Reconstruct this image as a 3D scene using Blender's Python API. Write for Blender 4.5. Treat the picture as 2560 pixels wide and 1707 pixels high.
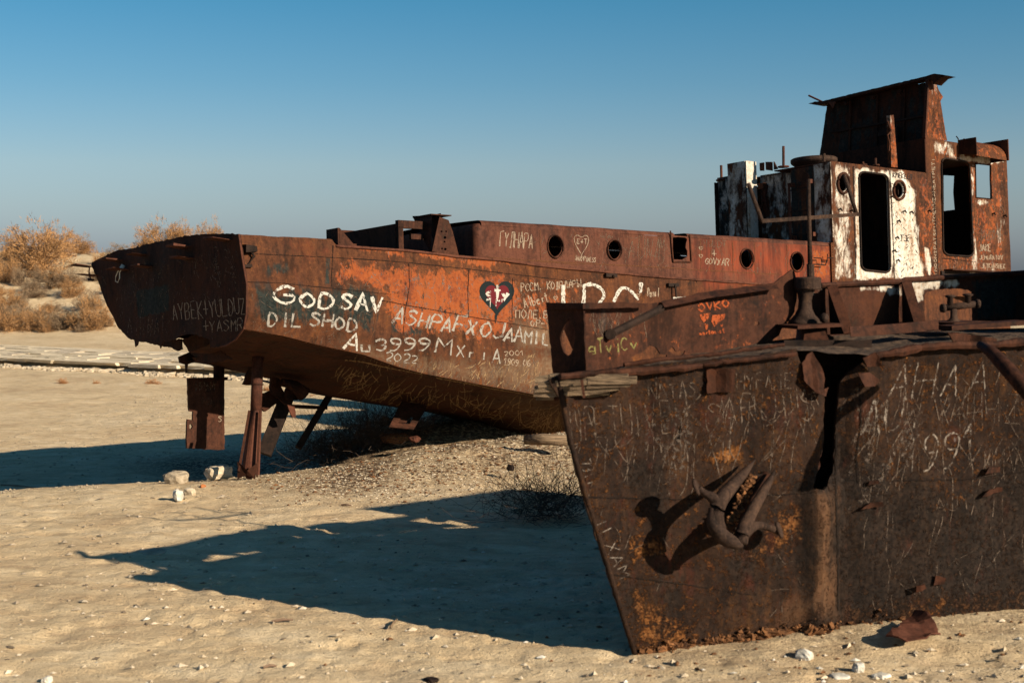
import bpy, math, random
import numpy as np
from mathutils import Vector, Matrix
from mathutils.geometry import delaunay_2d_cdt
from mathutils.bvhtree import BVHTree
random.seed(7); rng = np.random.default_rng(7)
for o in list(bpy.data.objects): bpy.data.objects.remove(o)
scene = bpy.context.scene
col = scene.collection

# ---------------------------------------------------------------- camera
F_PX, CX, CY, HOR, CAMH = 3555.0, 1280.0, 853.5, 680.0, 3.0
PITCH = math.atan((CY-HOR)/F_PX); CA, SA = math.cos(PITCH), math.sin(PITCH)
cam = bpy.data.cameras.new('camera'); camo = bpy.data.objects.new('camera', cam); col.objects.link(camo)
cam.sensor_width = 36; cam.lens = 36*F_PX/2560
camo.location = (0, 0, CAMH); camo.rotation_euler = (math.pi/2-PITCH, 0, 0)
cam.clip_start = .1; cam.clip_end = 12000
cam.dof.use_dof = True; cam.dof.focus_distance = 22.5; cam.dof.aperture_fstop = 2.4
scene.camera = camo

# ---------------------------------------------------------------- world, sun, exposure
SUN_AZ, SUN_EL = math.atan2(.812, -.584), math.radians(24.1)
w = bpy.data.worlds.new('World'); scene.world = w; w.use_nodes = True
nt = w.node_tree; nt.nodes.clear()
sky = nt.nodes.new('ShaderNodeTexSky'); sky.sky_type = 'NISHITA'; sky.sun_disc = False
sky.sun_elevation = SUN_EL; sky.sun_rotation = SUN_AZ
sky.altitude = 0; sky.air_density = 1.0; sky.dust_density = 1.0; sky.ozone_density = 4.0
tint = nt.nodes.new('ShaderNodeMix'); tint.data_type = 'RGBA'; tint.blend_type = 'MULTIPLY'; tint.inputs[0].default_value = 1

tcg = nt.nodes.new('ShaderNodeTexCoord'); sxyz = nt.nodes.new('ShaderNodeSeparateXYZ'); skr = nt.nodes.new('ShaderNodeValToRGB')
nt.links.new(tcg.outputs['Generated'], sxyz.inputs[0]); nt.links.new(sxyz.outputs[2], skr.inputs[0]); nt.links.new(skr.outputs[0], tint.inputs[7])
for k_, (p_, c_) in enumerate([(.015, (1.0, 1.06, 1.36)), (.045, (1.08, 1.10, 1.22)), (.073, (1.12, 1.14, 1.16)), (.13, (.72, 1.04, 1.10)), (.19, (.42, .97, 1.06)), (.5, (.24, .66, .86))]):
    e_ = skr.color_ramp.elements[k_] if k_ < 2 else skr.color_ramp.elements.new(p_)
    e_.position = p_; e_.color = (c_[0]/1.5, c_[1]/1.5, c_[2]/1.5, 1)

bg = nt.nodes.new('ShaderNodeBackground'); bg.inputs[1].default_value = .075
ow = nt.nodes.new('ShaderNodeOutputWorld')
nt.links.new(sky.outputs[0], tint.inputs[6]); nt.links.new(tint.outputs[2], bg.inputs[0]); nt.links.new(bg.outputs[0], ow.inputs[0])
sl = bpy.data.lights.new('sun', 'SUN'); sl.energy = 5.0; sl.angle = math.radians(.5); sl.color = (1, .86, .68)
so = bpy.data.objects.new('sun', sl); col.objects.link(so)
sdir = Vector((math.sin(SUN_AZ)*math.cos(SUN_EL), math.cos(SUN_AZ)*math.cos(SUN_EL), math.sin(SUN_EL)))
so.rotation_euler = sdir.to_track_quat('Z', 'Y').to_euler(); so.location = (8, -8, 12)
vs = scene.view_settings; vs.view_transform = 'Standard'; vs.look = 'None'; vs.gamma = 1; vs.exposure = .8; vs.use_curve_mapping = False

# ---------------------------------------------------------------- maths helpers
A = np.array
CAM = A([0, 0, CAMH])
def rays(px, py):
    x = (np.asarray(px, float)-CX)/F_PX; y = (CY-np.asarray(py, float))/F_PX
    return np.stack([x, CA+y*SA, -SA+y*CA], -1)
def project(v):
    v = np.asarray(v, float)-CAM
    d = v[..., 1]*CA - v[..., 2]*SA; u = v[..., 1]*SA+v[..., 2]*CA
    return CX+F_PX*v[..., 0]/d, CY-F_PX*u/d
def ptY(px, py, Y):
    r = rays(px, py); t = np.asarray(Y, float)/r[..., 1]
    return CAM+r*t[..., None]
def ground(px, py, z=0.0):
    r = rays(px, py); t = (z-CAMH)/r[..., 2]; return CAM+r*t[..., None]
def Rz(t): c, s = math.cos(t), math.sin(t); return A([[c, -s, 0], [s, c, 0], [0, 0, 1]])
def Ry(t): c, s = math.cos(t), math.sin(t); return A([[c, 0, s], [0, 1, 0], [-s, 0, c]])
def Rx(t): c, s = math.cos(t), math.sin(t); return A([[1, 0, 0], [0, c, -s], [0, s, c]])
class Frame:
    def __init__(s, O, R=np.eye(3)): s.O = A(O, float); s.R = R
    def L(s, v): return (np.asarray(v, float)-s.O)@s.R
    def W(s, v): return np.asarray(v, float)@s.R.T+s.O
    def hit(s, px, py, ax, val):
        c = s.L(CAM); d = rays(px, py)@s.R
        t = (np.asarray(val, float)-c[ax])/d[..., ax]; return c+d*t[..., None]
    def M(s):
        m = Matrix([list(r) for r in s.R]).to_4x4(); m.translation = Vector(s.O); return m
def zz(x0, y0, k): return lambda *p: (A([(x0+a/k, y0+b/k) for a, b in p]) if len(p) > 1 else (x0+p[0][0]/k, y0+p[0][1]/k))
z1, z2, z3, z4 = zz(180, 500, 2.11875), zz(850, 480, 2.4117), zz(1340, 480, 3.0947), zz(1760, 160, 2.8)
z5, z6, z7, z8 = zz(1320, 660, 3.5636), zz(1900, 640, 3.5636), zz(1300, 950, 2.24), zz(2000, 900, 1.9607)
z9, z10 = zz(0, 500, 3.408), zz(0, 1050, 1.8092)
def _h(ix, iy, iz, s):
    n = (ix*374761393+iy*668265263+iz*1274126177+s*974711) & 0xffffffff
    n = ((n ^ (n >> 13))*1274126177) & 0xffffffff
    return ((n ^ (n >> 16)) & 0xffff)/65535.0
def vnoise(x, y, z=0.0, s=0):
    x, y, z = np.broadcast_arrays(np.asarray(x, float), np.asarray(y, float), np.asarray(z, float))
    ix, iy, iz = np.floor(x).astype(np.int64), np.floor(y).astype(np.int64), np.floor(z).astype(np.int64)
    fx, fy, fz = x-ix, y-iy, z-iz
    fx, fy, fz = fx*fx*(3-2*fx), fy*fy*(3-2*fy), fz*fz*(3-2*fz)
    r = 0
    for a in (0, 1):
        for b in (0, 1):
            for c in (0, 1):
                r = r+_h(ix+a, iy+b, iz+c, s)*(fx if a else 1-fx)*(fy if b else 1-fy)*(fz if c else 1-fz)
    return r*2-1
def fbm(x, y, z=0.0, s=0, o=4, rough=.5):
    r, a, k = 0, 1, 1
    for i in range(o): r = r+a*vnoise(x*k, y*k, z*k, s+i); a *= rough; k *= 2.03
    return r
def sstep(a, b, x): t = np.clip((x-a)/(b-a), 0, 1); return t*t*(3-2*t)
def sdist(px, py, poly):
    poly = A(poly, float); d = np.full(px.shape, 1e9); ins = np.zeros(px.shape, bool)
    for i in range(len(poly)):
        a, b = poly[i], poly[(i+1) % len(poly)]; e = b-a; L2 = max(e@e, 1e-9)
        t = np.clip(((px-a[0])*e[0]+(py-a[1])*e[1])/L2, 0, 1)
        d = np.minimum(d, np.hypot(px-a[0]-t*e[0], py-a[1]-t*e[1]))
        c = ((a[1] > py) != (b[1] > py)); 
        with np.errstate(divide='ignore', invalid='ignore'):
            xi = (b[0]-a[0])*(py-a[1])/(b[1]-a[1])+a[0]
        ins ^= c & (px < xi)
    return np.where(ins, d, -d)
def pmask(px, py, poly, soft, top=1.0): return top*np.clip(.5+sdist(px, py, poly)/soft, 0, 1)
def interp(x, pts): p = sorted((float(a), float(b)) for a, b in pts); return np.interp(x, [a for a, b in p], [b for a, b in p])

# ---------------------------------------------------------------- object helpers
def props(o, label=None, cat=None, group=None, kind=None):
    for k, v in (('label', label), ('category', cat), ('group', group), ('kind', kind)):
        if v: o[k] = v
    return o
def empty(name, frame, label, cat, group=None):
    o = bpy.data.objects.new(name, None); col.objects.link(o); o.matrix_world = frame.M(); o.empty_display_size = .3
    return props(o, label, cat, group)
def mesh(name, vf, mat, parent=None, frame=None, smooth=False, attrs=None, kind=None, local=True, label=None, bev=0):
    v, f = vf; v = np.asarray(v, float).reshape(-1, 3)
    if not local and frame is not None: v = frame.L(v)
    me = bpy.data.meshes.new(name); me.from_pydata(v.tolist(), [], [tuple(int(i) for i in q) for q in f]); me.update()
    if smooth: me.polygons.foreach_set('use_smooth', [True]*len(me.polygons))
    if attrs:
        for k, a in attrs.items():
            at = me.attributes.new(k, 'FLOAT', 'POINT'); at.data.foreach_set('value', np.asarray(a, np.float32))
    if mat: me.materials.append(mat)
    o = bpy.data.objects.new(name, me); col.objects.link(o)
    if parent is not None: o.parent = parent
    elif frame is not None: o.matrix_world = frame.M()
    if bev:
        m = o.modifiers.new('b', 'BEVEL'); m.width = bev; m.segments = 2; m.limit_method = 'ANGLE'
    props(o, label, None, None, kind)
    return o
def join(*vfs):
    V, Fs, n = [], [], 0
    for v, f in vfs:
        v = np.asarray(v, float).reshape(-1, 3); V.append(v); Fs += [tuple(i+n for i in q) for q in f]; n += len(v)
    return np.concatenate(V), Fs
def box(x0, x1, y0, y1, z0, z1_, j=0):
    v = A([(x, y, z) for x in (x0, x1) for y in (y0, y1) for z in (z0, z1_)], float)
    if j: v += rng.normal(0, j, v.shape)
    return v, [(0, 1, 3, 2), (4, 6, 7, 5), (0, 4, 5, 1), (2, 3, 7, 6), (0, 2, 6, 4), (1, 5, 7, 3)]
def tube(pts, r, n=8, cap=True):
    pts = A(pts, float); m = len(pts); r = np.broadcast_to(np.asarray(r, float), (m,)); V = []
    for i in range(m):
        t = pts[min(i+1, m-1)]-pts[max(i-1, 0)]; t = t/(np.linalg.norm(t)+1e-9)
        a = np.cross(t, (0, 0, 1)) if abs(t[2]) < .9 else np.cross(t, (1, 0, 0)); a /= np.linalg.norm(a); b = np.cross(t, a)
        for k in range(n):
            an = 2*math.pi*k/n; V.append(pts[i]+r[i]*(math.cos(an)*a+math.sin(an)*b))
    Fs = [(i*n+k, i*n+(k+1) % n, (i+1)*n+(k+1) % n, (i+1)*n+k) for i in range(m-1) for k in range(n)]
    if cap: Fs += [tuple(range(n))[::-1], tuple((m-1)*n+k for k in range(n))]
    return A(V), Fs
def bar(p, q, wd, ht, up=(0, 0, 1)):
    p, q = A(p, float), A(q, float); t = q-p; t /= np.linalg.norm(t); a = np.cross(t, up); a /= np.linalg.norm(a); b = np.cross(a, t)
    V = [e+sx*a*wd/2+sy*b*ht/2 for e in (p, q) for sx, sy in ((-1, -1), (1, -1), (1, 1), (-1, 1))]
    return A(V), [(0, 1, 2, 3), (7, 6, 5, 4), (0, 4, 5, 1), (1, 5, 6, 2), (2, 6, 7, 3), (3, 7, 4, 0)]
def lathe(c, prof, n=24, ax=(0, 0, 1), cap=True):
    ax = A(ax, float); ax /= np.linalg.norm(ax); a = np.cross(ax, (1, 0, 0)) if abs(ax[0]) < .9 else np.cross(ax, (0, 1, 0)); a /= np.linalg.norm(a); b = np.cross(ax, a)
    V = [A(c)+ax*h+r*(math.cos(2*math.pi*k/n)*a+math.sin(2*math.pi*k/n)*b) for r, h in prof for k in range(n)]; m = len(prof)
    Fs = [(i*n+k, i*n+(k+1) % n, (i+1)*n+(k+1) % n, (i+1)*n+k) for i in range(m-1) for k in range(n)]
    if cap: Fs += [tuple(range(n))[::-1], tuple((m-1)*n+k for k in range(n))]
    return A(V), Fs
def grid(nu, nv, fn):
    u, v = np.meshgrid(np.linspace(0, 1, nu), np.linspace(0, 1, nv), indexing='ij')
    P = fn(u, v).reshape(-1, 3)
    i = np.arange(nu-1)[:, None]*nv+np.arange(nv-1)[None]; i = i.ravel()
    return P, np.stack([i, i+nv, i+nv+1, i+1], 1).tolist()
def densify(poly, step, jag=0, closed=True):
    out = []; n = len(poly)
    for i in range(n if closed else n-1):
        a, b = A(poly[i], float), A(poly[(i+1) % n], float); L = np.linalg.norm(b-a); k = max(1, int(L/step))
        for j in range(k):
            p = a+(b-a)*j/k
            if jag and j: p = p+rng.normal(0, jag, 2)
            out.append(p)
    if not closed: out.append(A(poly[-1], float))
    return A(out)
def ell(cx, cy, rx, ry, n=20, rot=0):
    t = np.arange(n)*2*math.pi/n; x, y = rx*np.cos(t), ry*np.sin(t); c, s = math.cos(rot), math.sin(rot)
    return np.stack([cx+x*c-y*s, cy+x*s+y*c], 1)
def rrect(x0, x1, y0, y1, r, n=5):
    P = []
    for cx_, cy_, a0 in ((x1-r, y0+r, -90), (x1-r, y1-r, 0), (x0+r, y1-r, 90), (x0+r, y0+r, 180)):
        for k in range(n+1): a = math.radians(a0+90*k/n); P.append((cx_+r*math.cos(a), cy_+r*math.sin(a)))
    return A(P)
def quadmap(q):           # unit square -> px quad (corners: tl, tr, br, bl)
    q = A(q, float)
    return lambda P: A([q[0]*(1-u)*(1-v)+q[1]*u*(1-v)+q[2]*u*v+q[3]*(1-u)*v for u, v in P])
def sheet(outer, holes, step, surf, thick, inward, interior=True):
    """outer/holes: 2D loops; surf(P)->Nx3; inward(V)->Nx3 or vector direction for thickness."""
    loops = [A(outer, float)]+[A(h, float) for h in holes]
    pts = []; edges = []
    for lp in loops:
        n0 = len(pts); pts += lp.tolist(); edges += [(n0+i, n0+(i+1) % len(lp)) for i in range(len(lp))]
    if interior:
        lo, hi = loops[0].min(0), loops[0].max(0)
        gx, gy = np.meshgrid(np.arange(lo[0], hi[0], step), np.arange(lo[1], hi[1], step)); gx = gx.ravel()+rng.uniform(-.2, .2, gx.size)*step; gy = gy.ravel()+rng.uniform(-.2, .2, gy.size)*step
        m = sdist(gx, gy, loops[0]) > step*.35
        for h in loops[1:]: m &= sdist(gx, gy, h) < -step*.35
        pts += np.stack([gx[m], gy[m]], 1).tolist()
    sc = max(1e-6, float(np.abs(loops[0]).max()))
    V2, _, Fs, *_ = delaunay_2d_cdt([Vector((p[0]/sc, p[1]/sc)) for p in pts], edges, [], 0, 1e-7)
    V2 = A([(v.x*sc, v.y*sc) for v in V2]); Fs = [tuple(f) for f in Fs]
    ce = A([V2[list(f)].mean(0) for f in Fs]); ok = sdist(ce[:, 0], ce[:, 1], loops[0]) > 0
    for h in loops[1:]: ok &= sdist(ce[:, 0], ce[:, 1], h) < 0
    Fs = [f for f, k in zip(Fs, ok) if k]
    used = sorted({i for f in Fs for i in f}); mp = {j: i for i, j in enumerate(used)}; V2 = V2[used]; Fs = [tuple(mp[i] for i in f) for f in Fs]
    V = surf(V2); n = len(V)
    inn = A(inward(V) if callable(inward) else inward, float); Vb = V+inn*thick
    # orient front faces away from inward
    f0 = Fs[0]; nn = np.cross(V[f0[1]]-V[f0[0]], V[f0[2]]-V[f0[0]]); i0 = inn if inn.ndim == 1 else inn[f0[0]]
    if nn@i0 > 0: Fs = [f[::-1] for f in Fs]
    ed = {}
    for f in Fs:
        for i in range(len(f)): ed[(f[i], f[(i+1) % len(f)])] = 1
    side = [(b, a, a+n, b+n) for a, b in ed if (b, a) not in ed]
    return np.concatenate([V, Vb]), Fs+[tuple(i+n for i in f[::-1]) for f in Fs]+side

# ---------------------------------------------------------------- materials
class NT:
    def __init__(s, name):
        s.m = bpy.data.materials.new(name); s.m.use_nodes = True; s.t = s.m.node_tree; s.t.nodes.clear()
        s.out = s.t.nodes.new('ShaderNodeOutputMaterial'); s.b = s.t.nodes.new('ShaderNodeBsdfPrincipled'); s.t.links.new(s.b.outputs[0], s.out.inputs[0])
    def set(s, sock, v):
        if isinstance(v, bpy.types.NodeSocket): s.t.links.new(v, sock)
        elif isinstance(v, (tuple, list)): sock.default_value = (*v, 1) if len(v) == 3 and sock.type == 'RGBA' else v
        else: sock.default_value = v
    def coord(s, sc=(1, 1, 1), src='Object', rot=(0, 0, 0)):
        n = s.t.nodes.new('ShaderNodeTexCoord'); m = s.t.nodes.new('ShaderNodeMapping'); m.inputs['Scale'].default_value = sc; m.inputs['Rotation'].default_value = rot
        s.t.links.new(n.outputs[src], m.inputs[0]); return m.outputs[0]
    def noise(s, vec, scale, detail=5, rough=.6, dist=0):
        n = s.t.nodes.new('ShaderNodeTexNoise'); s.t.links.new(vec, n.inputs['Vector']); n.inputs['Scale'].default_value = scale
        n.inputs['Detail'].default_value = detail; n.inputs['Roughness'].default_value = rough; n.inputs['Distortion'].default_value = dist; return n.outputs[0]
    def voro(s, vec, scale, out='Distance', feat='F1'):
        n = s.t.nodes.new('ShaderNodeTexVoronoi'); n.feature = feat; s.t.links.new(vec, n.inputs['Vector']); n.inputs['Scale'].default_value = scale; return n.outputs[out]
    def math(s, op, a, b=0.0, c=0.0, clamp=False):
        n = s.t.nodes.new('ShaderNodeMath'); n.operation = op; n.use_clamp = clamp
        s.set(n.inputs[0], a); s.set(n.inputs[1], b); s.set(n.inputs[2], c); return n.outputs[0]
    def rng(s, v, a, b, c=0.0, d=1.0):
        n = s.t.nodes.new('ShaderNodeMapRange'); n.interpolation_type = 'SMOOTHSTEP'; s.set(n.inputs[0], v)
        for i, q in enumerate((a, b, c, d)): n.inputs[i+1].default_value = q
        return n.outputs[0]
    def mix(s, f, a, b, mode='MIX'):
        n = s.t.nodes.new('ShaderNodeMix'); n.data_type = 'RGBA'; n.blend_type = mode; s.set(n.inputs[0], f); s.set(n.inputs[6], a); s.set(n.inputs[7], b); return n.outputs[2]
    def ramp(s, f, stops):
        n = s.t.nodes.new('ShaderNodeValToRGB'); e = n.color_ramp.elements
        while len(e) < len(stops): e.new(.5)
        for k, (p, c) in zip(e, stops): k.position = p; k.color = (*c, 1)
        s.set(n.inputs[0], f); return n.outputs[0]
    def attr(s, name): n = s.t.nodes.new('ShaderNodeAttribute'); n.attribute_name = name; return n.outputs['Fac']
    def bump(s, h, strength=.5, dist=.02):
        n = s.t.nodes.new('ShaderNodeBump'); n.inputs['Strength'].default_value = strength; n.inputs['Distance'].default_value = dist; s.set(n.inputs['Height'], h); s.t.links.new(n.outputs[0], s.b.inputs['Normal'])
    def fin(s, color, rough=.8, spec=.25, metal=0):
        s.set(s.b.inputs['Base Color'], color); s.set(s.b.inputs['Roughness'], rough); s.b.inputs['Specular IOR Level'].default_value = spec; s.b.inputs['Metallic'].default_value = metal; return s.m

def rust(name, dark=(.018, .009, .006), mid=(.075, .024, .012), hot=(.16, .048, .016), paint=True, scale=1.0, streak=.5, rough=.78, bumps=1.0, flake=0.0):
    n = NT(name); c = n.coord(); cs = n.coord((1, 1, .12))
    a = n.noise(c, 1.1*scale, 8, .68, .3); b = n.noise(cs, 7*scale, 6, .65, .2); d = n.noise(c, 16*scale, 6, .7); fine = n.noise(c, 60*scale, 3, .7)
    wa, wb, wd_ = .50, .20+streak*.3, .35; ws = wa+wb+wd_
    t = n.math('ADD', n.math('MULTIPLY', a, wa/ws), n.math('ADD', n.math('MULTIPLY', b, wb/ws), n.math('MULTIPLY', d, wd_/ws)))
    grime = n.noise(n.coord((1, 1, .35)), 2.6*scale, 7, .7, .5)
    base = n.ramp(t, [(.40, dark), (.475, mid), (.53, tuple(x*1.4 for x in mid)), (.61, hot)])
    base = n.mix(n.math('MULTIPLY', n.rng(grime, .52, .64), .75), base, dark)
    base = n.mix(n.rng(fine, .56, .72), base, tuple(x*.35 for x in mid))
    base = n.mix(n.math('MULTIPLY', n.rng(d, .57, .66), .45), base, hot)
    h = n.math('ADD', n.math('MULTIPLY', d, .6), n.math('MULTIPLY', fine, .4))
    if flake:
        v = n.noise(c, 5.5*scale, 8, .75, .6); fl = n.rng(v, .60, .66); base = n.mix(n.math('MULTIPLY', fl, flake), base, n.ramp(d, [(.4, (.04, .014, .006)), (.6, (.15, .055, .016))]))
        h = n.math('ADD', h, n.math('MULTIPLY', fl, .8))
    if flake:
        fk = n.math('ADD', n.math('MULTIPLY', n.noise(c, 9*scale, 8, .78, .5), .6), n.math('MULTIPLY', n.noise(c, 30*scale, 4, .75), .4))
        fm = n.rng(n.math('SUBTRACT', n.math('ADD', n.math('MULTIPLY', n.attr('flake'), .34), .32), fk), -.03, .05)
        base = n.mix(fm, base, n.ramp(n.math('ADD', n.math('MULTIPLY', d, .5), n.math('MULTIPLY', fine, .5)), [(.40, (.040, .016, .007)), (.5, (.14, .050, .012)), (.59, (.27, .12, .040))]))
        h = n.math('ADD', h, n.math('MULTIPLY', fm, .9))
        soot = n.noise(n.coord((1, 1, .6)), .9, 6, .65, .6); base = n.mix(n.math('MULTIPLY', n.rng(n.math('ADD', soot, n.math('MULTIPLY', n.attr('soot'), .16)), .50, .62), .8), base, n.ramp(d, [(.4, (.007, .0052, .0042)), (.62, (.024, .016, .0115))]))
        base = n.mix(n.rng(n.voro(c, 7), .0, .045, 1, 0), base, (.20, .17, .14))
    if paint:
        chip = n.math('ADD', n.math('MULTIPLY', n.noise(n.coord((1, 1, .8)), 5.5*scale, 8, .72, .4), .65), n.math('MULTIPLY', n.noise(n.coord((1, 1, .6)), 22*scale, 4, .7), .35))
        chip2 = n.math('ADD', n.math('MULTIPLY', n.noise(n.coord((1.1, 1, .5)), 3.1*scale, 8, .7, .3), .7), n.math('MULTIPLY', b, .3))
        def layer(attr, colr, prev, src, sh=.06, lo=.30, hi=.72):
            m = n.math('SUBTRACT', n.math('ADD', n.math('MULTIPLY', n.attr(attr), hi-lo), lo), src)
            return n.mix(n.rng(m, -sh, sh), prev, colr)
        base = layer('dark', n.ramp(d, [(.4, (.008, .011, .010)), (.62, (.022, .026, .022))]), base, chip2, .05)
        base = layer('red', n.ramp(b, [(.38, (.075, .018, .010)), (.6, (.20, .040, .016))]), base, chip2, .16)
        oc = n.ramp(n.math('ADD', n.math('MULTIPLY', a, .4), n.math('ADD', n.math('MULTIPLY', grime, .3), n.math('MULTIPLY', d, .3))), [(.38, (.055, .018, .009)), (.45, (.14, .034, .012)), (.51, (.225, .056, .015)), (.57, (.21, .060, .020)), (.63, (.13, .075, .052))])
        oc = n.mix(n.math('MULTIPLY', n.rng(n.noise(n.coord((1, 1, .7)), 13*scale, 6, .75, .5), .56, .62), .85), oc, n.ramp(fine, [(.4, (.030, .028, .024)), (.6, (.15, .12, .10))]))
        base = layer('orange', oc, base, chip, .045)
        base = layer('umber', n.ramp(b, [(.38, (.050, .022, .011)), (.6, (.125, .062, .030))]), base, chip2, .12)
        base = layer('pale', n.ramp(b, [(.4, (.10, .055, .030)), (.62, (.25, .17, .10))]), base, n.math('ADD', n.math('MULTIPLY', b, .6), n.math('MULTIPLY', d, .4)), .14)
        base = layer('white', n.ramp(n.math('ADD', n.math('MULTIPLY', b, .5), n.math('MULTIPLY', d, .5)), [(.38, (.20, .12, .07)), (.46, (.38, .32, .25)), (.55, (.50, .46, .39)), (.66, (.62, .59, .52))]), base, chip2, .055)
        base = layer('blue', (.015, .035, .06), base, chip2, .05)
    n.bump(h, .55*bumps, .012)
    return n.fin(base, n.rng(a, .3, .7, rough-.06, rough+.14), .10)
M = {}
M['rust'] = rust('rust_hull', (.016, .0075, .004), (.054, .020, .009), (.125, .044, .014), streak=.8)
M['rust_brown'] = rust('rust_brown', (.012, .006, .004), (.042, .016, .009), (.080, .030, .015))
M['rust_trunk'] = rust('rust_trunk', (.030, .012, .008), (.070, .026, .0155), (.098, .037, .020), streak=.8, bumps=.5)
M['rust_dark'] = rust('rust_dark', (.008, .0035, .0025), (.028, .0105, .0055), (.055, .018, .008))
M['rust_fore'] = rust('rust_foreground_plate', (.008, .005, .0038), (.020, .0105, .0065), (.060, .027, .011), scale=1.6, flake=.9, bumps=2.0)
M['rust_foreb'] = rust('rust_foreground_bulwark', (.012, .006, .004), (.038, .0145, .008), (.065, .024, .012), scale=1.5, bumps=1)
M['steel_dark'] = rust('dark_steel', (.006, .005, .005), (.018, .011, .008), (.035, .018, .012), paint=False)
M['steel'] = rust('pitted_steel', (.012, .0075, .0055), (.034, .020, .014), (.085, .048, .030), paint=False, scale=3, bumps=1.6)
def plain(name, c1, c2, scale=6, rough=.85, bump=.5, sc=(1, 1, 1), dist=.01):
    n = NT(name); c = n.coord(sc); a = n.noise(c, scale, 7, .65, .2); n.bump(a, bump, dist); return n.fin(n.ramp(a, [(.35, c1), (.65, c2)]), rough, .2)
M['stone'] = plain('pale_stone', (.36, .28, .18), (.62, .52, .38), 5, .95, .8, dist=.03)
M['stone_dark'] = plain('weathered_stone', (.22, .17, .11), (.42, .34, .24), 6, .95, .9, dist=.03)
M['stone_white'] = plain('white_stone', (.36, .32, .25), (.70, .66, .57), 9, .9, .9)
M['pebble_dark'] = plain('dark_pebble', (.07, .055, .04), (.20, .15, .10), 6)
M['brick'] = plain('red_brick', (.28, .09, .03), (.45, .17, .06), 9)
M['wood'] = plain('grey_wood', (.035, .022, .014), (.27, .185, .11), 9, .85, 1, (.35, 4, 6), .02)
M['twig'] = plain('dry_twig', (.11, .07, .045), (.26, .17, .11), 4); M['twig_dark'] = plain('dark_twig', (.03, .02, .014), (.09, .06, .04), 4)
M['glass'] = plain('blue_grey_slate', (.10, .14, .14), (.22, .28, .27), 5, .6)
def chalk(name, c, lo=.40, hi=.50, scale=30, streaks=(1, 1, 1)):
    n = NT(name); co = n.coord(streaks); a = n.noise(co, scale, 5, .7); f = n.rng(a, lo, hi)
    n.fin(n.mix(n.noise(co, 12, 3, .6), c, tuple(x*.8 for x in c)), .9, .1)
    tr = n.t.nodes.new('ShaderNodeBsdfTransparent'); mx = n.t.nodes.new('ShaderNodeMixShader')
    n.t.links.new(f, mx.inputs[0]); n.t.links.new(tr.outputs[0], mx.inputs[1]); n.t.links.new(n.b.outputs[0], mx.inputs[2]); n.t.links.new(mx.outputs[0], n.out.inputs[0]); return n.m
M['white_paint'] = chalk('white_brush_paint', (.44, .41, .35), .385, .49, 24)
M['white_faded'] = chalk('faded_white_paint', (.28, .25, .21), .35, .53, 20)
M['scratch'] = chalk('chalk_scratch', (.27, .20, .14), .34, .50)
M['scratch_dim'] = chalk('faint_scratch', (.12, .08, .055), .38, .60)
M['scratch_fore'] = chalk('foreground_scratch', (.13, .095, .07), .42, .62, 22)
M['scratch_pale'] = chalk('foreground_pale_scrape', (.22, .18, .145), .42, .62, 18)
M['smear'] = chalk('chalk_smear', (.12, .09, .07), .50, .72, 26)
M['tan_streak'] = chalk('mud_streak', (.28, .18, .09), .36, .54)
M['yellow_paint'] = chalk('yellow_paint', (.17, .145, .05), .36, .48)
M['red_paint'] = chalk('orange_stencil_paint', (.30, .065, .02), .38, .52)
M['black_paint'] = chalk('black_spray_paint', (.010, .015, .016), .28, .40)
M['heart_red'] = chalk('dark_red_paint', (.10, .012, .015), .22, .30)
M['black_scratch'] = chalk('black_marker', (.03, .022, .02), .36, .50)
M['blue_paint'] = chalk('blue_spray_paint', (.012, .05, .12), .30, .5)
M['seam'] = chalk('weld_seam', (.11, .045, .02), .30, .55)
M['seam_dark'] = chalk('dark_plate_joint', (.012, .008, .006), .34, .52)

# sand
def sand_mat():
    n = NT('sand'); c = n.coord(src='Object'); cr = n.coord((.5, 1, 1))
    big = n.noise(c, .35, 5, .6); med = n.noise(cr, 3.2, 6, .65, .4); fine = n.noise(c, 55, 4, .75); gr = n.noise(c, 14, 5, .7)
    base = n.ramp(n.math('ADD', n.math('MULTIPLY', big, .4), n.math('MULTIPLY', med, .6)), [(.36, (.45, .315, .178)), (.50, (.58, .435, .255)), (.64, (.69, .545, .345))])
    base = n.mix(n.rng(fine, .57, .68), base, (.26, .19, .125)); base = n.mix(n.math('MULTIPLY', n.rng(n.noise(c, 5.5, 5, .7), .56, .66), .35), base, (.30, .225, .15)); base = n.mix(n.math('MULTIPLY', n.rng(fine, .22, .38, 1, 0), .7), base, (.66, .55, .40))
    base = n.mix(n.math('MULTIPLY', n.math('MULTIPLY', n.attr('debris_shade'), n.rng(gr, .34, .58)), .85, 0, True), base, n.ramp(fine, [(.42, (.030, .020, .015)), (.62, (.19, .12, .07))]))
    base = n.mix(n.math('MULTIPLY', n.attr('pale'), n.rng(gr, .35, .65)), base, (.68, .60, .47))
    sepa = n.noise(cr, 9, 5, .7, .3); wr = n.noise(n.coord((.28, 1, 1)), 6.5, 5, .72, .3); base = n.mix(n.math('MULTIPLY', n.rng(wr, .56, .66), .40), base, (.33, .24, .155))
    h = n.math('ADD', n.math('MULTIPLY', med, .5), n.math('ADD', n.math('MULTIPLY', sepa, .55), n.math('ADD', n.math('MULTIPLY', fine, .25), n.math('MULTIPLY', n.noise(c, 24, 4, .7), .3))))
    n.bump(h, .9, .07); return n.fin(base, .95, .1)
M['sand'] = sand_mat()

# ---------------------------------------------------------------- vessel frames
FA = Frame((-3.72, 19.5, 0), Rz(math.radians(40))@Ry(math.radians(1.5))@Rx(math.radians(-4.3)))
FB = Frame((0.97, 11.2, 0), Rz(math.radians(17)))

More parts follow.
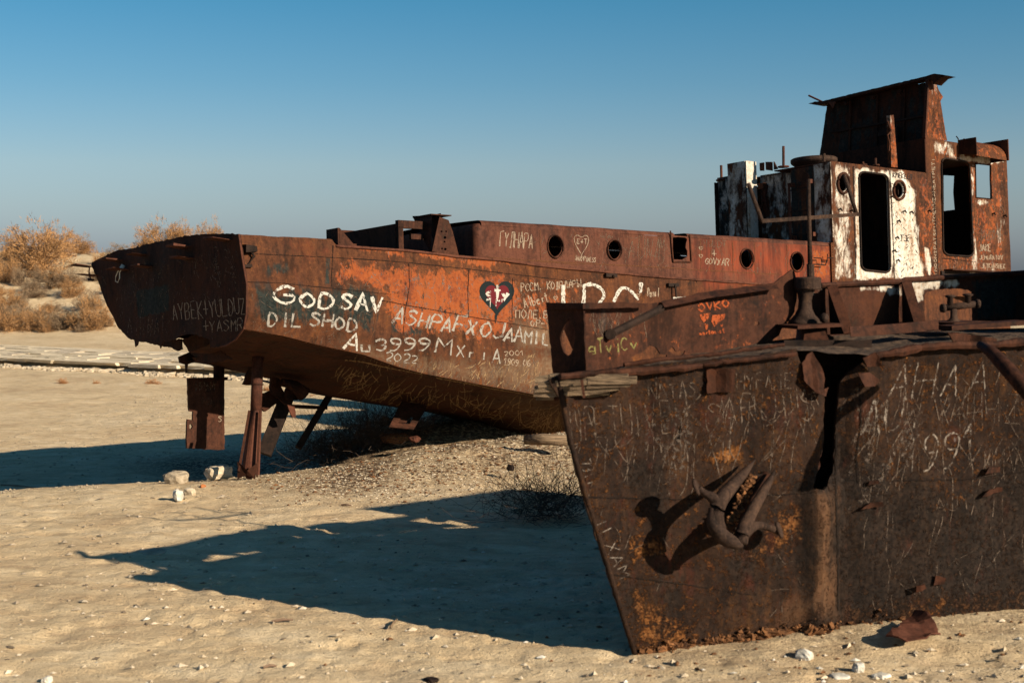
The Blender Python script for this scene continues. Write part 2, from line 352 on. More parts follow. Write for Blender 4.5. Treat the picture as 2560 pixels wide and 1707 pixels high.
# ================================================================ GROUND
def terrace_front(X): return 59-(X+21)*.62          # depth of the stone ledge's front edge
def hgt(x, y):
    h = .05*fbm(x*.22, y*.22, 0, 11, 3)*sstep(3, 9, y)
    near = 1-sstep(60, 90, y)
    h = h+near*(.010*fbm(x*1.3, y*2.0, 0, 5, 3)+.010*fbm(x*4.5, y*6.5, 0, 9, 3, .6))
    d = fbm(x*2.6, y*3.4, 0, 31, 2); h = h-near*.020*sstep(.3, .8, d)
    d2 = vnoise(x*6.2, y*7.5, 0, 37)+.35*vnoise(x*13, y*15, 0, 38); h = h-near*.019*sstep(.35, .85, d2)+near*.007*sstep(.25, .8, vnoise(x*8.1, y*9.7, 0, 41))
    # mound under the far wreck
    a = math.radians(36); u = (x+.3)*math.cos(a)+(y-22.6)*math.sin(a); v = -(x+.3)*math.sin(a)+(y-22.6)*math.cos(a)
    prof = sstep(-4.3, 1.2, u)*(1-.75*sstep(3.0, 16, u))
    m = .46*prof*np.exp(-(np.where(v < 0, v/1.15, v/2.2))**2)
    h = h+m*(1+.12*fbm(x*1.7, y*1.7, 0, 3, 3))
    h = h+.75*sstep(-2.2, 1.2, u)*(1-.6*sstep(4, 14, u))*np.exp(-((v-2.9)/.95)**2)
    h = h+1.15*sstep(-.3, 2.5, u)*(1-sstep(12, 18, u))*np.exp(-((v-4.9)/1.1)**2)  # added bank on the port side, shaped to block sky light under the hull
    h = h-.9*sstep(19.5, 28, y-.45*(x+3.9))     # the flat lies lower beyond the wreck
    # sand against near hull
    u2 = (x-.97)*math.cos(.297)+(y-11.2)*math.sin(.297); v2 = -(x-.97)*math.sin(.297)+(y-11.2)*math.cos(.297)
    h = h+.05*np.exp(-(v2/.5)**2)*sstep(.3, 1.5, u2)
    # terrace step, dune behind
    fr = terrace_front(x)+.25*fbm(x*.9, 0, 0, 21, 3); left = 1-sstep(3, 16, x)
    h = h+left*.26*sstep(0, .25, y-fr)
    dn = sstep(80, 107, y+3*fbm(x*.1, 3, 0, 41, 2))*(1-sstep(-16, 8, x))*(1-.75*sstep(125, 220, y))
    h = h+dn*(4.9+.9*fbm(x*.07, y*.06, 0, 51, 3)+.3*fbm(x*.4, y*.3, 0, 53, 3))
    return h
def build_ground():
    ys = np.concatenate([np.linspace(-8, 4, 22)[:-1], 4*np.exp(np.linspace(0, math.log(15), 560)), 60*np.exp(np.linspace(0, math.log(90), 90))[1:]])
    s = np.linspace(-1, 1, 600); s = s*(.42+.58*s*s)
    Y, S = np.meshgrid(ys, s, indexing='ij'); X = S*(Y+11)*.95
    Z = hgt(X, Y); P = np.stack([X, Y, Z], -1).reshape(-1, 3); nu, nv = Y.shape
    i = (np.arange(nu-1)[:, None]*nv+np.arange(nv-1)[None]).ravel()
    Fs = np.stack([i, i+1, i+nv+1, i+nv], 1)
    x, y = P[:, 0], P[:, 1]
    a = math.radians(36); u = (x+.3)*math.cos(a)+(y-22.4)*math.sin(a); v = -(x+.3)*math.sin(a)+(y-22.4)*math.cos(a)
    deb_shade = 1.5*np.exp(-((v+.15)/1.45)**2)*sstep(-5, -3, u)*(1-.3*sstep(6, 14, u))
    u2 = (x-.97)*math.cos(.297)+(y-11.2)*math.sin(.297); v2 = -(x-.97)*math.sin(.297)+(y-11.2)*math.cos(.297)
    deb_shade = np.maximum(deb_shade, .75*np.exp(-((v2+.2)/.55)**2)*sstep(-.1, .6, u2))
    deb_shade = np.maximum(deb_shade*np.clip(.85+.4*fbm(x*1.3, y*1.3, 0, 77, 3), 0, 1), 1.4*sstep(-3.2, -1.2, u)*sstep(1.1, 2.0, v)*(1-sstep(8, 12, v))*(1-sstep(20, 24, u)))  # last term darkens the ground under the hull to stand for its shade
    pale = .8*(1-sstep(8.5, 11.5, y-.25*x))*np.clip(.5+.7*fbm(x*.6, y*.6, 0, 61, 3), 0, 1)
    me = bpy.data.meshes.new('sand_ground'); me.vertices.add(len(P)); me.vertices.foreach_set('co', P.ravel())
    me.loops.add(Fs.size); me.loops.foreach_set('vertex_index', Fs.ravel().astype(np.int32)); me.polygons.add(len(Fs))
    me.polygons.foreach_set('loop_start', np.arange(0, Fs.size, 4, dtype=np.int32)); me.polygons.foreach_set('use_smooth', [True]*len(Fs))
    for k, q in (('debris_shade', deb_shade), ('pale', pale)):
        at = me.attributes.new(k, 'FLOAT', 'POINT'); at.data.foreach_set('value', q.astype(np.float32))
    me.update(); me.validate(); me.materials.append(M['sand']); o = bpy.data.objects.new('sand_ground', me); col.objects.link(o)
    return props(o, 'pale rippled sand with footprints running back to a dune on the left', None, None, 'structure')
build_ground()
def gz(x, y): return float(hgt(A([x], float), A([y], float))[0])

# ================================================================ graffiti strokes
FONT = {
 'A': '00 26 40|12 32', 'B': '00 06 36 45 33 03|33 42 30 00', 'C': '45 26 04 02 20 41', 'D': '00 06 26 44 42 20 00', 'E': '40 00 06 46|03 33',
 'F': '00 06 46|03 33', 'G': '45 26 04 02 20 41 43 23', 'H': '00 06|40 46|03 43', 'I': '20 26', 'J': '46 41 20 01', 'K': '00 06|46 03 40',
 'L': '06 00 40', 'M': '00 06 23 46 40', 'N': '00 06 40 46', 'O': '26 04 02 20 42 44 26', 'P': '00 06 36 45 44 33 03', 'R': '00 06 36 45 44 33 03|23 40',
 'S': '45 26 05 14 33 42 20 01', 'T': '06 46|26 20', 'U': '06 01 20 41 46', 'V': '06 20 46', 'W': '06 10 24 30 46', 'X': '06 40|00 46', 'Y': '06 23 46|23 20',
 'Z': '06 46 00 40', '0': '26 04 02 20 42 44 26', '1': '04 26 20', '2': '05 26 45 43 00 40', '3': '05 26 45 33 23|33 42 20 01', '6': '36 04 02 20 42 33 03',
 '5': '46 06 03 33 42 20 01', '7': '06 46 10', '9': '43 13 05 26 45 43 20 00', '+': '21 26|03 43', '#': '10 16|30 36|02 42|04 44', '.': '20 21', '-': '03 43', "'": '26 25',
 'a': '33 13 01 10 30|33 30 40', 'b': '06 00 30 42 33 03', 'c': '42 23 02 10 40', 'd': '46 40 10 01 13 43', 'e': '02 42 33 13 01 10 40', 'g': '43 13 01 11 41|43 40 20', 'i': '20 23|25 25', 'k': '06 00|33 02 40', 'l': '26 20',
 'm': '00 03 13 20|20 23 33 40', 'n': '00 03 23 32 30', 'o': '13 02 11 20 31 33 13', 'r': '10 13|12 33', 's': '33 13 02 31 20 00', 't': '26 20 40|04 44', 'v': '03 20 43', 'y': '03 21|43 10', 'z': '03 43 00 40', 'u': '03 00 30|33 30',
 'G_': '00 06 46', 'L_': '00 10 26 46 40', 'I_': '06 00 46 40', 'D_': '00 10|00 40|10 26 36 30', 'P_': '00 06 46 40', 'YI': '00 06|03 22 10 00|40 46', 'SH': '06 00 40 46|20 26', 'ZH': '06 40|46 00|26 20'}
CYR = {'Г': 'G_', 'Л': 'L_', 'И': 'I_', 'Д': 'D_', 'П': 'P_', 'Ы': 'YI', 'Ш': 'SH', 'Ж': 'ZH'}
for a_, b_ in zip('АВЕКМНОРСТУХ', 'ABEKMHOPCTYX'): CYR[a_] = b_
SURF = {}
def regsurf(key, *objs):
    bpy.context.view_layer.update(); V, Fs, n = [], [], 0
    for o in objs:
        me = o.data; v = np.empty(len(me.vertices)*3); me.vertices.foreach_get('co', v); mw = np.array(o.matrix_world)
        v = v.reshape(-1, 3)@mw[:3, :3].T+mw[:3, 3]; V.append(v); Fs += [tuple(i+n for i in p.vertices) for p in me.polygons]; n += len(v)
    SURF[key] = BVHTree.FromPolygons([Vector(q) for q in np.concatenate(V)], Fs)
def cast(key, px, py, off=.004):
    d = Vector(rays(px, py)); d.normalize(); h = SURF[key].ray_cast(Vector(CAM), d)
    if h[0] is None: return None
    nn = h[1] if h[1].dot(d) < 0 else -h[1]
    return h[0]+nn*off
def ribbon(key, line, wpx, off=.004, taper=False, step=5, wob=0):
    line = A(line, float)
    if len(line) == 1: line = np.vstack([line, line+1.5])
    P = densify(line, step, wob, False); m = len(P); V = []; rows = []
    if m < 2: return None
    T = np.gradient(P, axis=0); T /= (np.linalg.norm(T, axis=1, keepdims=True)+1e-9); N = np.stack([-T[:, 1], T[:, 0]], 1)
    Vv, Ff = [], []; prev = None
    for i in range(m):
        wd = wpx*.5*(1-.6*abs(2*i/(m-1)-1) if taper else (1-.35*(i/(m-1))))*(1+.3*random.uniform(-1, 1))
        a, b = cast(key, *(P[i]+N[i]*wd), off), cast(key, *(P[i]-N[i]*wd), off)
        if a is None or b is None or (a-b).length > wpx*.06+.15: prev = None; continue
        if prev is not None and (prev[2]-a).length > .6: prev = None
        k = len(Vv); Vv += [tuple(a), tuple(b)]
        if prev is not None: Ff.append((prev[0], prev[1], k+1, k))
        prev = (k, k+1, a)
    return (A(Vv), Ff) if Ff else None
def emit(name, ribs, mat, parent, frame, kind=None):
    ribs = [r for r in ribs if r is not None]
    if not ribs: return None
    return mesh(name, join(*ribs), M[mat], parent, frame, local=False, kind=kind)
def text(key, s, p0, p1, h, wpx, mat, parent, frame, lean=0.0, jit=.06, gap=1.35, name='painted_lettering', off=.004, wob=0):
    wpx = wpx*{'white_paint': .95, 'white_faded': .85, 'scratch_pale': .7, 'scratch_fore': .8}.get(mat, 1)
    """letters from p0 to p1 (px baseline), h px tall."""
    p0, p1 = A(p0, float), A(p1, float); d = p1-p0; n = len(s); adv = d/n; u = adv/gap/4
    up = A([d[1], -d[0]])/np.linalg.norm(d)*h/6; 
    if d[0] < 0 and abs(d[0]) > abs(d[1]): up = -up
    up = up+A([lean*h/6, 0]); R = []
    for i, ch in enumerate(s):
        g = FONT.get(CYR.get(ch, ch))
        if not g: continue
        o = p0+adv*i+rng.normal(0, jit*h*.5, 2); k = 1+rng.normal(0, jit)
        for st in g.split('|'):
            pts = [o+u*(int(t[0])+rng.normal(0, jit*2))*k+up*(int(t[1])+rng.normal(0, jit*2))*k for t in st.split()]
            if len(pts) > 3 and ch in 'GOSCDBRP023689Uabcdegs': pts = smooth_line(pts)
            R.append(ribbon(key, pts, wpx, off, step=max(3, min(7, h/5)), wob=wob))
    return emit(name, R, mat, parent, frame)
def smooth_line(pts):
    P = A(pts, float); Q = [P[0]]
    for i in range(len(P)-1): Q += [P[i]*.75+P[i+1]*.25, P[i]*.25+P[i+1]*.75]
    return Q+[P[-1]]
def scribble(key, poly, n, L, ang, spread, wpx, mat, parent, frame, name='scratch_marks', curve=.15, off=.003):
    poly = A(poly, float); lo, hi = poly.min(0), poly.max(0); R = []; c = 0
    while c < n:
        p = rng.uniform(lo, hi)
        if sdist(A([p[0]]), A([p[1]]), poly)[0] < 0: continue
        c += 1; a = math.radians(ang+rng.normal(0, spread)); l = L*rng.uniform(.4, 1.3); pts = [p]
        for k in range(5): a += rng.normal(0, curve); p = p+A([math.cos(a), math.sin(a)])*l/5; pts.append(p)
        R.append(ribbon(key, pts, wpx*rng.uniform(.6, 1.3), off, True, step=max(4, l/5)))
    return emit(name, R, mat, parent, frame, 'stuff')

# ================================================================ FAR WRECK (hull A)
TH = math.pi
SA_ = empty('beached_ship', FA, 'long rust-orange beached ship with graffiti, raised stern and deckhouse, behind the near bow', 'ship')
corner = FA.hit(*z1((888, 182), (905, 300), (930, 450), (928, 600), (915, 680), (870, 740), (820, 770), (750, 782)).T, 0, 0.0)[:, 1:]
def qmid(t):     # side bulge between sheer (t=0) and chine (t=1)
    return np.interp(t, [0, .24, .55, .82, 1], [0, -.06, -.16, -.16, -.08])
def bow_in(x): return 2.35*sstep(15.5, 24, x)**1.4
def zsheer(x): return np.interp(x, [0, 1.5, 1.56, 1.62, 2.9, 3.9, 4.85, 5.5, 8.6, 11.7, 24], [3.53, 3.53, 3.53, 3.45, 3.43, 3.37, 3.34, 3.28, 3.15, 3.08, 3.6])
def zchine(x): return np.interp(x, [0, .65, 1.27, 2.02, 2.6, 3.11, 4.54, 5.4, 7, 9, 14, 24], [2.22, 2.12, 1.98, 1.84, 1.66, 1.54, 1.29, 1.15, .98, .88, .8, 1.6])
def zkeel(x): return np.interp(x, [0, .4, .92, 1.92, 3.2, 4.2, 5.3, 6.25, 6.6, 7.3, 12, 20, 24], [1.86, 1.84, 1.75, 1.52, 1.2, 1.02, .86, .66, .46, .30, .25, .3, 1.4])
def sidey(x, t): return qmid(t)*np.interp(x, [0, 2, 8], [1, .8, .5])-.10*sstep(0, 6, x)*t*0+bow_in(x)*(1+.0*t)
XL = 23.6
def hull_side(u, v, sgn=0):
    x = XL*u; zs = zsheer(x)+.006*fbm(x*6, 0, 0, 5, 3); zc = zchine(x)
    z = zs+(zc-zs)*v; y = sidey(x, v)+.012*fbm(x*1.4, z*1.6, 0, 8, 4)*(1-.0*v)
    # dents between frames
    y = y+.010*np.cos(x*2*math.pi/.62)*np.sin(np.clip(v, 0, 1)*math.pi)
    if sgn:
        w_ = sstep(0, 4.5, x); vp = np.interp(v, [0, .25, .55, .8, 1], [4.76, 4.46, 4.08, 3.72, 3.42]); zp = zs+(2.26-zs)*v+.02*fbm(x*6, v*6, 0, 3, 3)*v
        y = vp*(1-w_)+(4.8-y)*w_; z = zp*(1-w_)+z*w_
    return np.stack([x, y, z], -1)
def hull_bot(u, v, sgn=0):
    x = XL*u; zc, zk = zchine(x), zkeel(x); yc = sidey(x, 1.0)
    # curved bilge near the transom, flat V further forward
    r = np.interp(x, [0, 1.5, 5], [.75, .9, 1.1]); w_ = v**r
    y = yc+(2.4-yc)*v; z = zc+(zk-zc)*(.25*v+.75*np.sin(v*math.pi/2)**1.1*1.0)
    z = z+.012*fbm(x*2, y*2, 0, 14, 3)*np.sin(np.clip(v, 0, 1)*math.pi)
    if sgn: y = 4.8-y
    return np.stack([x, y, z], -1)
def hull_attrs(vf, extra=None):
    px, py = project(FA.W(vf[0])); at = {}
    P = lambda *a: pmask(px, py, *a)
    at['orange'] = np.maximum.reduce([
        P(np.vstack([z1((1385, 312), (1695, 335)), z2((90, 425), (410, 440), (590, 455), (790, 470), (960, 478), (1060, 520), (1090, 600), (1120, 680), (1060, 780), (1020, 880), (900, 905), (760, 880), (560, 850), (380, 850), (300, 800), (260, 700), (250, 600), (60, 565)), z1((1500, 455), (1400, 440))]), 50, .64),
        P(z2((520, 355), (600, 365), (800, 400), (1030, 400), (1040, 440), (840, 460), (640, 420), (400, 380)), 22, .62),
        P(z2((90, 315), (400, 345), (410, 410), (250, 390), (90, 350)), 20, .52),
        P(z2((1000, 520), (1250, 520), (1450, 520), (1450, 900), (1250, 880), (1000, 880)), 120, .50)])
    at['dark'] = np.maximum.reduce([
        P(z1((950, 450), (1320, 460), (1380, 460), (1640, 480), (1640, 600), (1600, 690), (1400, 700), (1180, 690), (945, 660)), 70, .60),
        P(z1((1340, 300), (1375, 300), (1370, 450), (1335, 450)), 12, .7), P(z1((1020, 320), (1160, 320), (1160, 400), (1020, 410)), 26, .45),
        P(z2((0, 540), (250, 600), (230, 700), (200, 870), (100, 860), (0, 800)), 50, .66),
        P(z2((340, 560), (480, 580), (620, 680), (860, 700), (880, 800), (860, 860), (700, 780), (560, 740), (380, 680)), 30, .62),
        P(z2((230, 760), (480, 800), (560, 860), (460, 880), (260, 860)), 30, .5)])
    at['red'] = np.maximum(P(z3((1280, 620), (1700, 650), (1930, 660), (1930, 760), (1280, 760)), 40, .6), P(z1((940, 180), (1380, 230), (1370, 300), (1180, 280)), 50, .35))
    at['pale'] = np.maximum.reduce([
        P(z2((0, 900), (500, 1000), (900, 1010), (1200, 960), (1500, 960), (1500, 1260), (1170, 1225), (780, 1150), (250, 1040)), 70, .52),
        P(z2((1060, 780), (1300, 780), (1300, 960), (1080, 940)), 60, .6),
        P(z1((930, 690), (1100, 730), (1530, 830), (1500, 850), (930, 760)), 30, .25)])
    return at
u_vf = grid(620, 64, hull_side); hs = mesh('hull_side', u_vf, M['rust'], SA_, smooth=True, attrs=hull_attrs(u_vf))
vf = grid(300, 16, lambda u, v: hull_side(u, v, 1)); hp = mesh('hull_side', vf, M['rust_brown'], SA_, smooth=True)
def drop(vf, fn):
    c = vf[0][A(vf[1])].mean(1); k = fn(c); return vf[0], [f for f, q in zip(vf[1], k) if q]
vf = grid(420, 30, hull_bot); vf = drop(vf, lambda c: ~((c[:, 0] < .40+.10*np.sin(c[:, 1]*9)) & (c[:, 1] > 1.45))); at = hull_attrs(vf); px, py = project(FA.W(vf[0]))
at = {'pale': pmask(px, py, z2((900, 1170), (1450, 1230), (1450, 1500), (1150, 1480), (960, 1350)), 90, .30)+.14}
hb = mesh('hull_bottom', vf, M['rust_brown'], SA_, smooth=True, attrs=at)
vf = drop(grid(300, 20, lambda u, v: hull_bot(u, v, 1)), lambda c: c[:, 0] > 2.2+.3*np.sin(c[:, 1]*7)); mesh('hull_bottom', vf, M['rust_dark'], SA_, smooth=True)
# transom: built from its outline in the plane x = 0, lower edge torn
ti = z1((888, 181), (830, 178), (770, 179), (700, 181), (620, 190), (550, 206), (470, 222), (400, 238), (330, 256), (260, 263), (220, 281), (165, 305), (110, 330), (106, 345),
        (150, 440), (200, 565), (255, 672), (300, 722), (318, 735), (345, 742), (352, 778), (364, 768), (366, 748), (400, 752), (430, 755), (475, 758), (482, 786), (492, 760), (500, 748), (560, 738), (600, 716), (650, 710), (700, 722), (742, 738), (745, 782), (785, 779), (820, 770), (870, 740), (915, 682), (928, 600), (930, 450), (905, 300))
tl = FA.hit(ti[:, 0], ti[:, 1], 0, 0.0)[:, 1:]
def tsurf(P, x0=0.0): return np.stack([x0+.02*fbm(P[:, 0]*1.2, P[:, 1]*1.2, 0, 4, 3)-.05*np.clip(1-((P[:, 0]-2.4)/2.4)**2, 0, 1), P[:, 0], P[:, 1]], -1)
vf = sheet(densify(tl, .05, .006), [], .05, tsurf, .015, (1, 0, 0)); px, py = project(FA.W(vf[0]))
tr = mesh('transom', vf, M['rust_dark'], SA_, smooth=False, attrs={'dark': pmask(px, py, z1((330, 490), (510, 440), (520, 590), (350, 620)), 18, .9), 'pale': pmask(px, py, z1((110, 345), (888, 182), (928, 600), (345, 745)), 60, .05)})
# torn inner plates under the stern
def pxpoly(P, ax, val, thick, inward, step=None, jag=0, name='torn_plate', mat='rust_dark', parent=None, surf=None, at=None, sm=False, frame=FA, holes=(), kind=None):
    P = A(P, float); parent = parent if parent is not None else SA_
    Lp = frame.hit(P[:, 0], P[:, 1], ax, val); o2 = [i for i in range(3) if i != ax]
    Hs = [frame.hit(A(h)[:, 0], A(h)[:, 1], ax, val)[:, o2] for h in holes]
    st = step or .08
    def sf(Q):
        V = np.zeros((len(Q), 3)); V[:, ax] = val; V[:, o2[0]] = Q[:, 0]; V[:, o2[1]] = Q[:, 1]
        if surf: V = surf(V)
        return V
    vf = sheet(densify(Lp[:, o2], st, jag), [densify(h, st) for h in Hs], st, sf, thick, inward)
    a = None
    if at: px, py = project(frame.W(vf[0])); a = at(px, py)
    return mesh(name, vf, M[mat], parent, smooth=sm, attrs=a, kind=kind)
pxpoly(z1((400, 740), (580, 735), (585, 790), (560, 800), (520, 780), (480, 775), (410, 760)), 0, .5, .012, (1, 0, 0), .05, .006)
pxpoly(z1((580, 740), (660, 705), (745, 735), (760, 790), (850, 840), (700, 870), (660, 850), (650, 830), (615, 800)), 0, .35, .012, (1, 0, 0), .05, .008)
pxpoly(z1((570, 830), (640, 800), (760, 820), (900, 850), (950, 920), (760, 882), (690, 852), (650, 860), (615, 870), (612, 915), (606, 870), (576, 862)), 1, 2.4, .06, (0, 1, 0), .05, .008, name='skeg_plate')
# shelf brackets on the transom
SH = [((66, 366), (100, 345), (135, 350), (100, 362)), ((215, 333), (245, 316), (300, 318), (262, 334)), ((360, 307), (385, 294), (430, 288), (398, 310)),
      ((580, 272), (610, 255), (660, 242), (612, 268)), ((780, 228), (800, 216), (866, 206), (840, 226)), ((592, 338), (640, 308), (686, 292), (630, 332)),
      ((385, 378), (420, 352), (465, 336), (430, 372)), ((255, 385), (290, 368), (330, 366), (290, 384)), ((86, 414), (120, 402), (165, 392), (130, 408))]
for q in SH:
    Q = FA.hit(*z1(*q).T, 0, 0.0); y0, y1 = Q[:, 1].min(), Q[:, 1].max(); z = Q[:, 2].mean(); ym = (y0+y1)/2; wd = .13
    v, f = box(-.30, .01, ym-wd, ym+wd, z+.012, z+.026, .006); v[:, 2] += (v[:, 0]+.1)*-.08
    mesh('shelf_bracket', (v, f), M['rust_trunk'], SA_)
rt = FA.hit(*z1((92, 355), (100, 425)).T, 0, -.22)
mesh('hanging_rod', join(tube([rt[0], (rt[0]+rt[1])/2+A([0, .04, 0]), rt[1]], .012, 6), tube([rt[1]+A([0, -.09, 0]), rt[1]+A([0, .09, .02])], .02, 6)), M['steel_dark'], SA_)
# flange along corner and sheer
cl = np.stack([np.full(len(corner), -.012), corner[:, 0], corner[:, 1]], 1); mesh('corner_weld', tube(densify_ := np.vstack([cl[i]*(1-t)+cl[i+1]*t for i in range(len(cl)-1) for t in (0, .33, .66)]), .014, 6), M['rust_trunk'], SA_)
sx = np.linspace(1.62, 14, 90); mesh('sheer_strip', tube(np.stack([sx, np.full(90, -.012), zsheer(sx)-.02+.004*fbm(sx*5, 0, 0, 2)], 1), .022, 6), M['rust_trunk'], SA_, smooth=True)
# upstand plate of stern bulwark + step
mesh('bulwark_bracket', join(box(1.66, 1.69, -.01, .30, 3.44, 3.70), box(1.66, 1.98, -.015, .03, 3.44, 3.475), (A([(1.70, 0, 3.46), (1.70, .02, 3.46), (1.95, 0, 3.46), (1.95, .02, 3.46), (1.70, 0, 3.70), (1.70, .02, 3.70)])-A([.30, 0, 0])*0, [(0, 2, 4), (1, 5, 3), (0, 1, 3, 2), (2, 3, 5, 4), (4, 5, 1, 0)])), M['rust_brown'], SA_)
q = FA.hit(*z1((938, 262), (958, 300), (925, 350)).T, 1, -.08)
mesh('hinge_block', join(box(q[0][0]-.09, q[0][0]+.09, -.16, .0, q[0][2]-.045, q[0][2]+.045, .01), tube([q[0]+A([0, -.03, 0]), q[1]+A([0, -.03, 0]), q[2]+A([0, -.02, 0])], .02, 6), box(q[2][0]-.06, q[2][0]+.06, -.13, -.09, q[2][2]-.02, q[2][2]+.02)), M['steel_dark'], SA_)
for (c, d) in (((575, 645), .02), ((1055, 720), .02)):
    q = FA.hit(*z3(c), 1, -.03)
    if d: mesh('hull_fitting', join(box(q[0]-.13, q[0]+.13, -.07, -.02, q[2]-.03, q[2]+.03), tube([q+A([.02, -.05, 0]), q+A([.02, -.07, -.22 if c[0] > 900 else -.02])], .018, 6)), M['steel_dark'], SA_)
# deck
mesh('deck', grid(60, 6, lambda u, v: np.stack([.05+22.5*u, (.03+bow_in(.05+22.5*u))*(1-v)+(4.77-bow_in(.05+22.5*u))*v, zsheer(.05+22.5*u)-.32+.03*fbm(u*40, v*6, 0, 2, 2)], -1)), M['rust_brown'], SA_)
# --- trunk cabin: side panel with port holes
TX0, TX1, TZ0, TZ1 = 4.33, 13.46, 3.02, 3.97
def hole_px(zf, cx_, cy_, rx, ry, n=22): return FA.hit(*A([zf(tuple(p)) for p in ell(cx_, cy_, rx, ry, n)]).T, 1, .1)[:, (0, 2)]
HP = [hole_px(z2, 1296, 328, 43, 62), hole_px(z3, 605, 448, 48, 70), hole_px(z3, 1628, 516, 47, 70), hole_px(z3, 2018, 540, 45, 68)]
sq = FA.hit(*z3((1058, 352), (1108, 350), (1112, 430), (1106, 505), (1140, 500), (1165, 495), (1168, 455), (1155, 430), (1165, 380), (1180, 335), (1140, 312), (1062, 320)).T, 1, .1)[:, (0, 2)]
sq = FA.hit(*z3((1058, 352), (1085, 350), (1120, 349), (1150, 352), (1168, 365), (1158, 400), (1155, 432), (1170, 455), (1170, 500), (1130, 524), (1062, 522)).T, 1, .1)[:, (0, 2)]
outer = A([(TX0+.12, TZ0), (TX1, TZ0), (TX1, TZ1-.09), (TX0+.12, TZ1-.09)])
def trsurf(P): return np.stack([P[:, 0], .1+.008*fbm(P[:, 0]*1.8, P[:, 1]*1.8, 0, 6, 3)+.006*np.cos(P[:, 0]*2*math.pi/.55), P[:, 1]], -1)
vf = sheet(densify(outer, .09), HP+[densify(sq, .05)], .09, trsurf, .02, (0, 1, 0)); px, py = project(FA.W(vf[0]))
ts = mesh('trunk_side', vf, M['rust_trunk'], SA_, attrs={'red': np.maximum(pmask(px, py, z3((1260, 330), (2320, 400), (2320, 720), (1260, 700)), 110, .66), pmask(px, py, z3((1850, 380), (2320, 400), (2320, 720), (1850, 700)), 90, .8)), 'orange': pmask(px, py, z3((2080, 400), (2310, 400), (2310, 720), (2080, 720)), 60, .60)})
def rnd_top(u, v):   # rolled top edge: quarter round then flat to port
    x = TX0+.12+(TX1-TX0-.12)*u; a = np.clip(v*3, 0, 1)*math.pi/2; fl = np.clip((v-1/3)*1.5, 0, 1)
    y = .1+.09*(1-np.cos(a))+fl*3.1; z = TZ1-.09+.09*np.sin(a)+.03*np.sin(fl*math.pi)+.006*fbm(x*2, v*4, 0, 3, 2)
    return np.stack([x, y, z], -1)
g = grid(80, 19, rnd_top)
cen = g[0][A(g[1])].mean(1); keep = ~((cen[:, 0] > sq[:, 0].min()) & (cen[:, 0] < sq[:, 0].max()+.05) & (cen[:, 1] < 1.3) & (cen[:, 2] > 3.9) & (cen[:, 0] < 9.35))
tt = mesh('trunk_roof', (g[0], [f for f, k in zip(g[1], keep) if k]), M['rust_trunk'], SA_, smooth=True)
def aft_corner(u, v):  # vertical rounded corner then aft wall running to port
    z = TZ0+(TZ1-.06-TZ0)*v; a = np.clip(u*3, 0, 1)*math.pi/2; fl = np.clip((u-1/3)*1.5, 0, 1)
    x = TX0+.12-.12*np.sin(a); y = .1+.12*(1-np.cos(a))+fl*3.0; ins = .05*sstep(.9, 1, v); return np.stack([x+ins, y+ins*.5, z], -1)
mesh('trunk_aft_wall', grid(22, 14, aft_corner), M['rust_trunk'], SA_, smooth=True)
fh = FA.hit(*z3((1116, 330), (1150, 322), (1176, 345), (1160, 400), (1166, 455), (1172, 500), (1118, 496), (1108, 440)).T, 1, 3.22)[:, (0, 2)]; fh[:, 1] = np.minimum(fh[:, 1], 3.93)
mesh('trunk_far_side', sheet(densify(A([(TX0, 3.0), (TX1, 3.0), (TX1, 3.96), (TX0, 3.96)]), .2), [densify(fh, .1)], .25, lambda P: np.stack([P[:, 0], 3.22+P[:, 0]*0, P[:, 1]], -1), .02, (0, -1, 0)), M['rust_dark'], SA_)
HP2 = HP
for h in HP:
    c = h.mean(0); rx = (h[:, 0].max()-h[:, 0].min())/2; rz = (h[:, 1].max()-h[:, 1].min())/2; r = []
    for k in range(25):
        a = 2*math.pi*k/24; r.append((c[0]+(rx+.02)*math.cos(a), .082, c[1]+(rz+.02)*math.sin(a)))
    mesh('porthole_rim', tube(r, .013, 6, False), M['rust_brown'], SA_, smooth=True)
q = FA.hit(*z3((1040, 300), (1062, 540), (1205, 540), (1190, 330)).T, 1, .08)
mesh('opening_frame', join(tube([q[0], q[1]], .014, 6), tube([q[1], q[2]], .014, 6), tube([q[2], q[3]], .014, 6)), M['rust_brown'], SA_)
q = FA.hit(*z3((2150, 510), (2205, 512), (2210, 540), (2250, 545), (2255, 480)).T, 1, .0); q2 = FA.hit(*z3((2150, 560), (2240, 565), (2255, 510), (2300, 512)).T, 1, .0)
mesh('grab_rail', join(tube(q, .012, 6), tube(q2, .012, 6)), M['steel_dark'], SA_)
# riveted flange where the trunk meets the deckhouse
mesh('rivet_flange', box(13.36, 13.46, .06, .098, 3.05, 3.95), M['rust'], SA_)
for k in range(16): mesh('rivet', lathe((13.40, .062, 3.1+.055*k), [(.012, 0), (.006, -.012)], 6, (0, 1, 0)), M['steel_dark'], SA_)
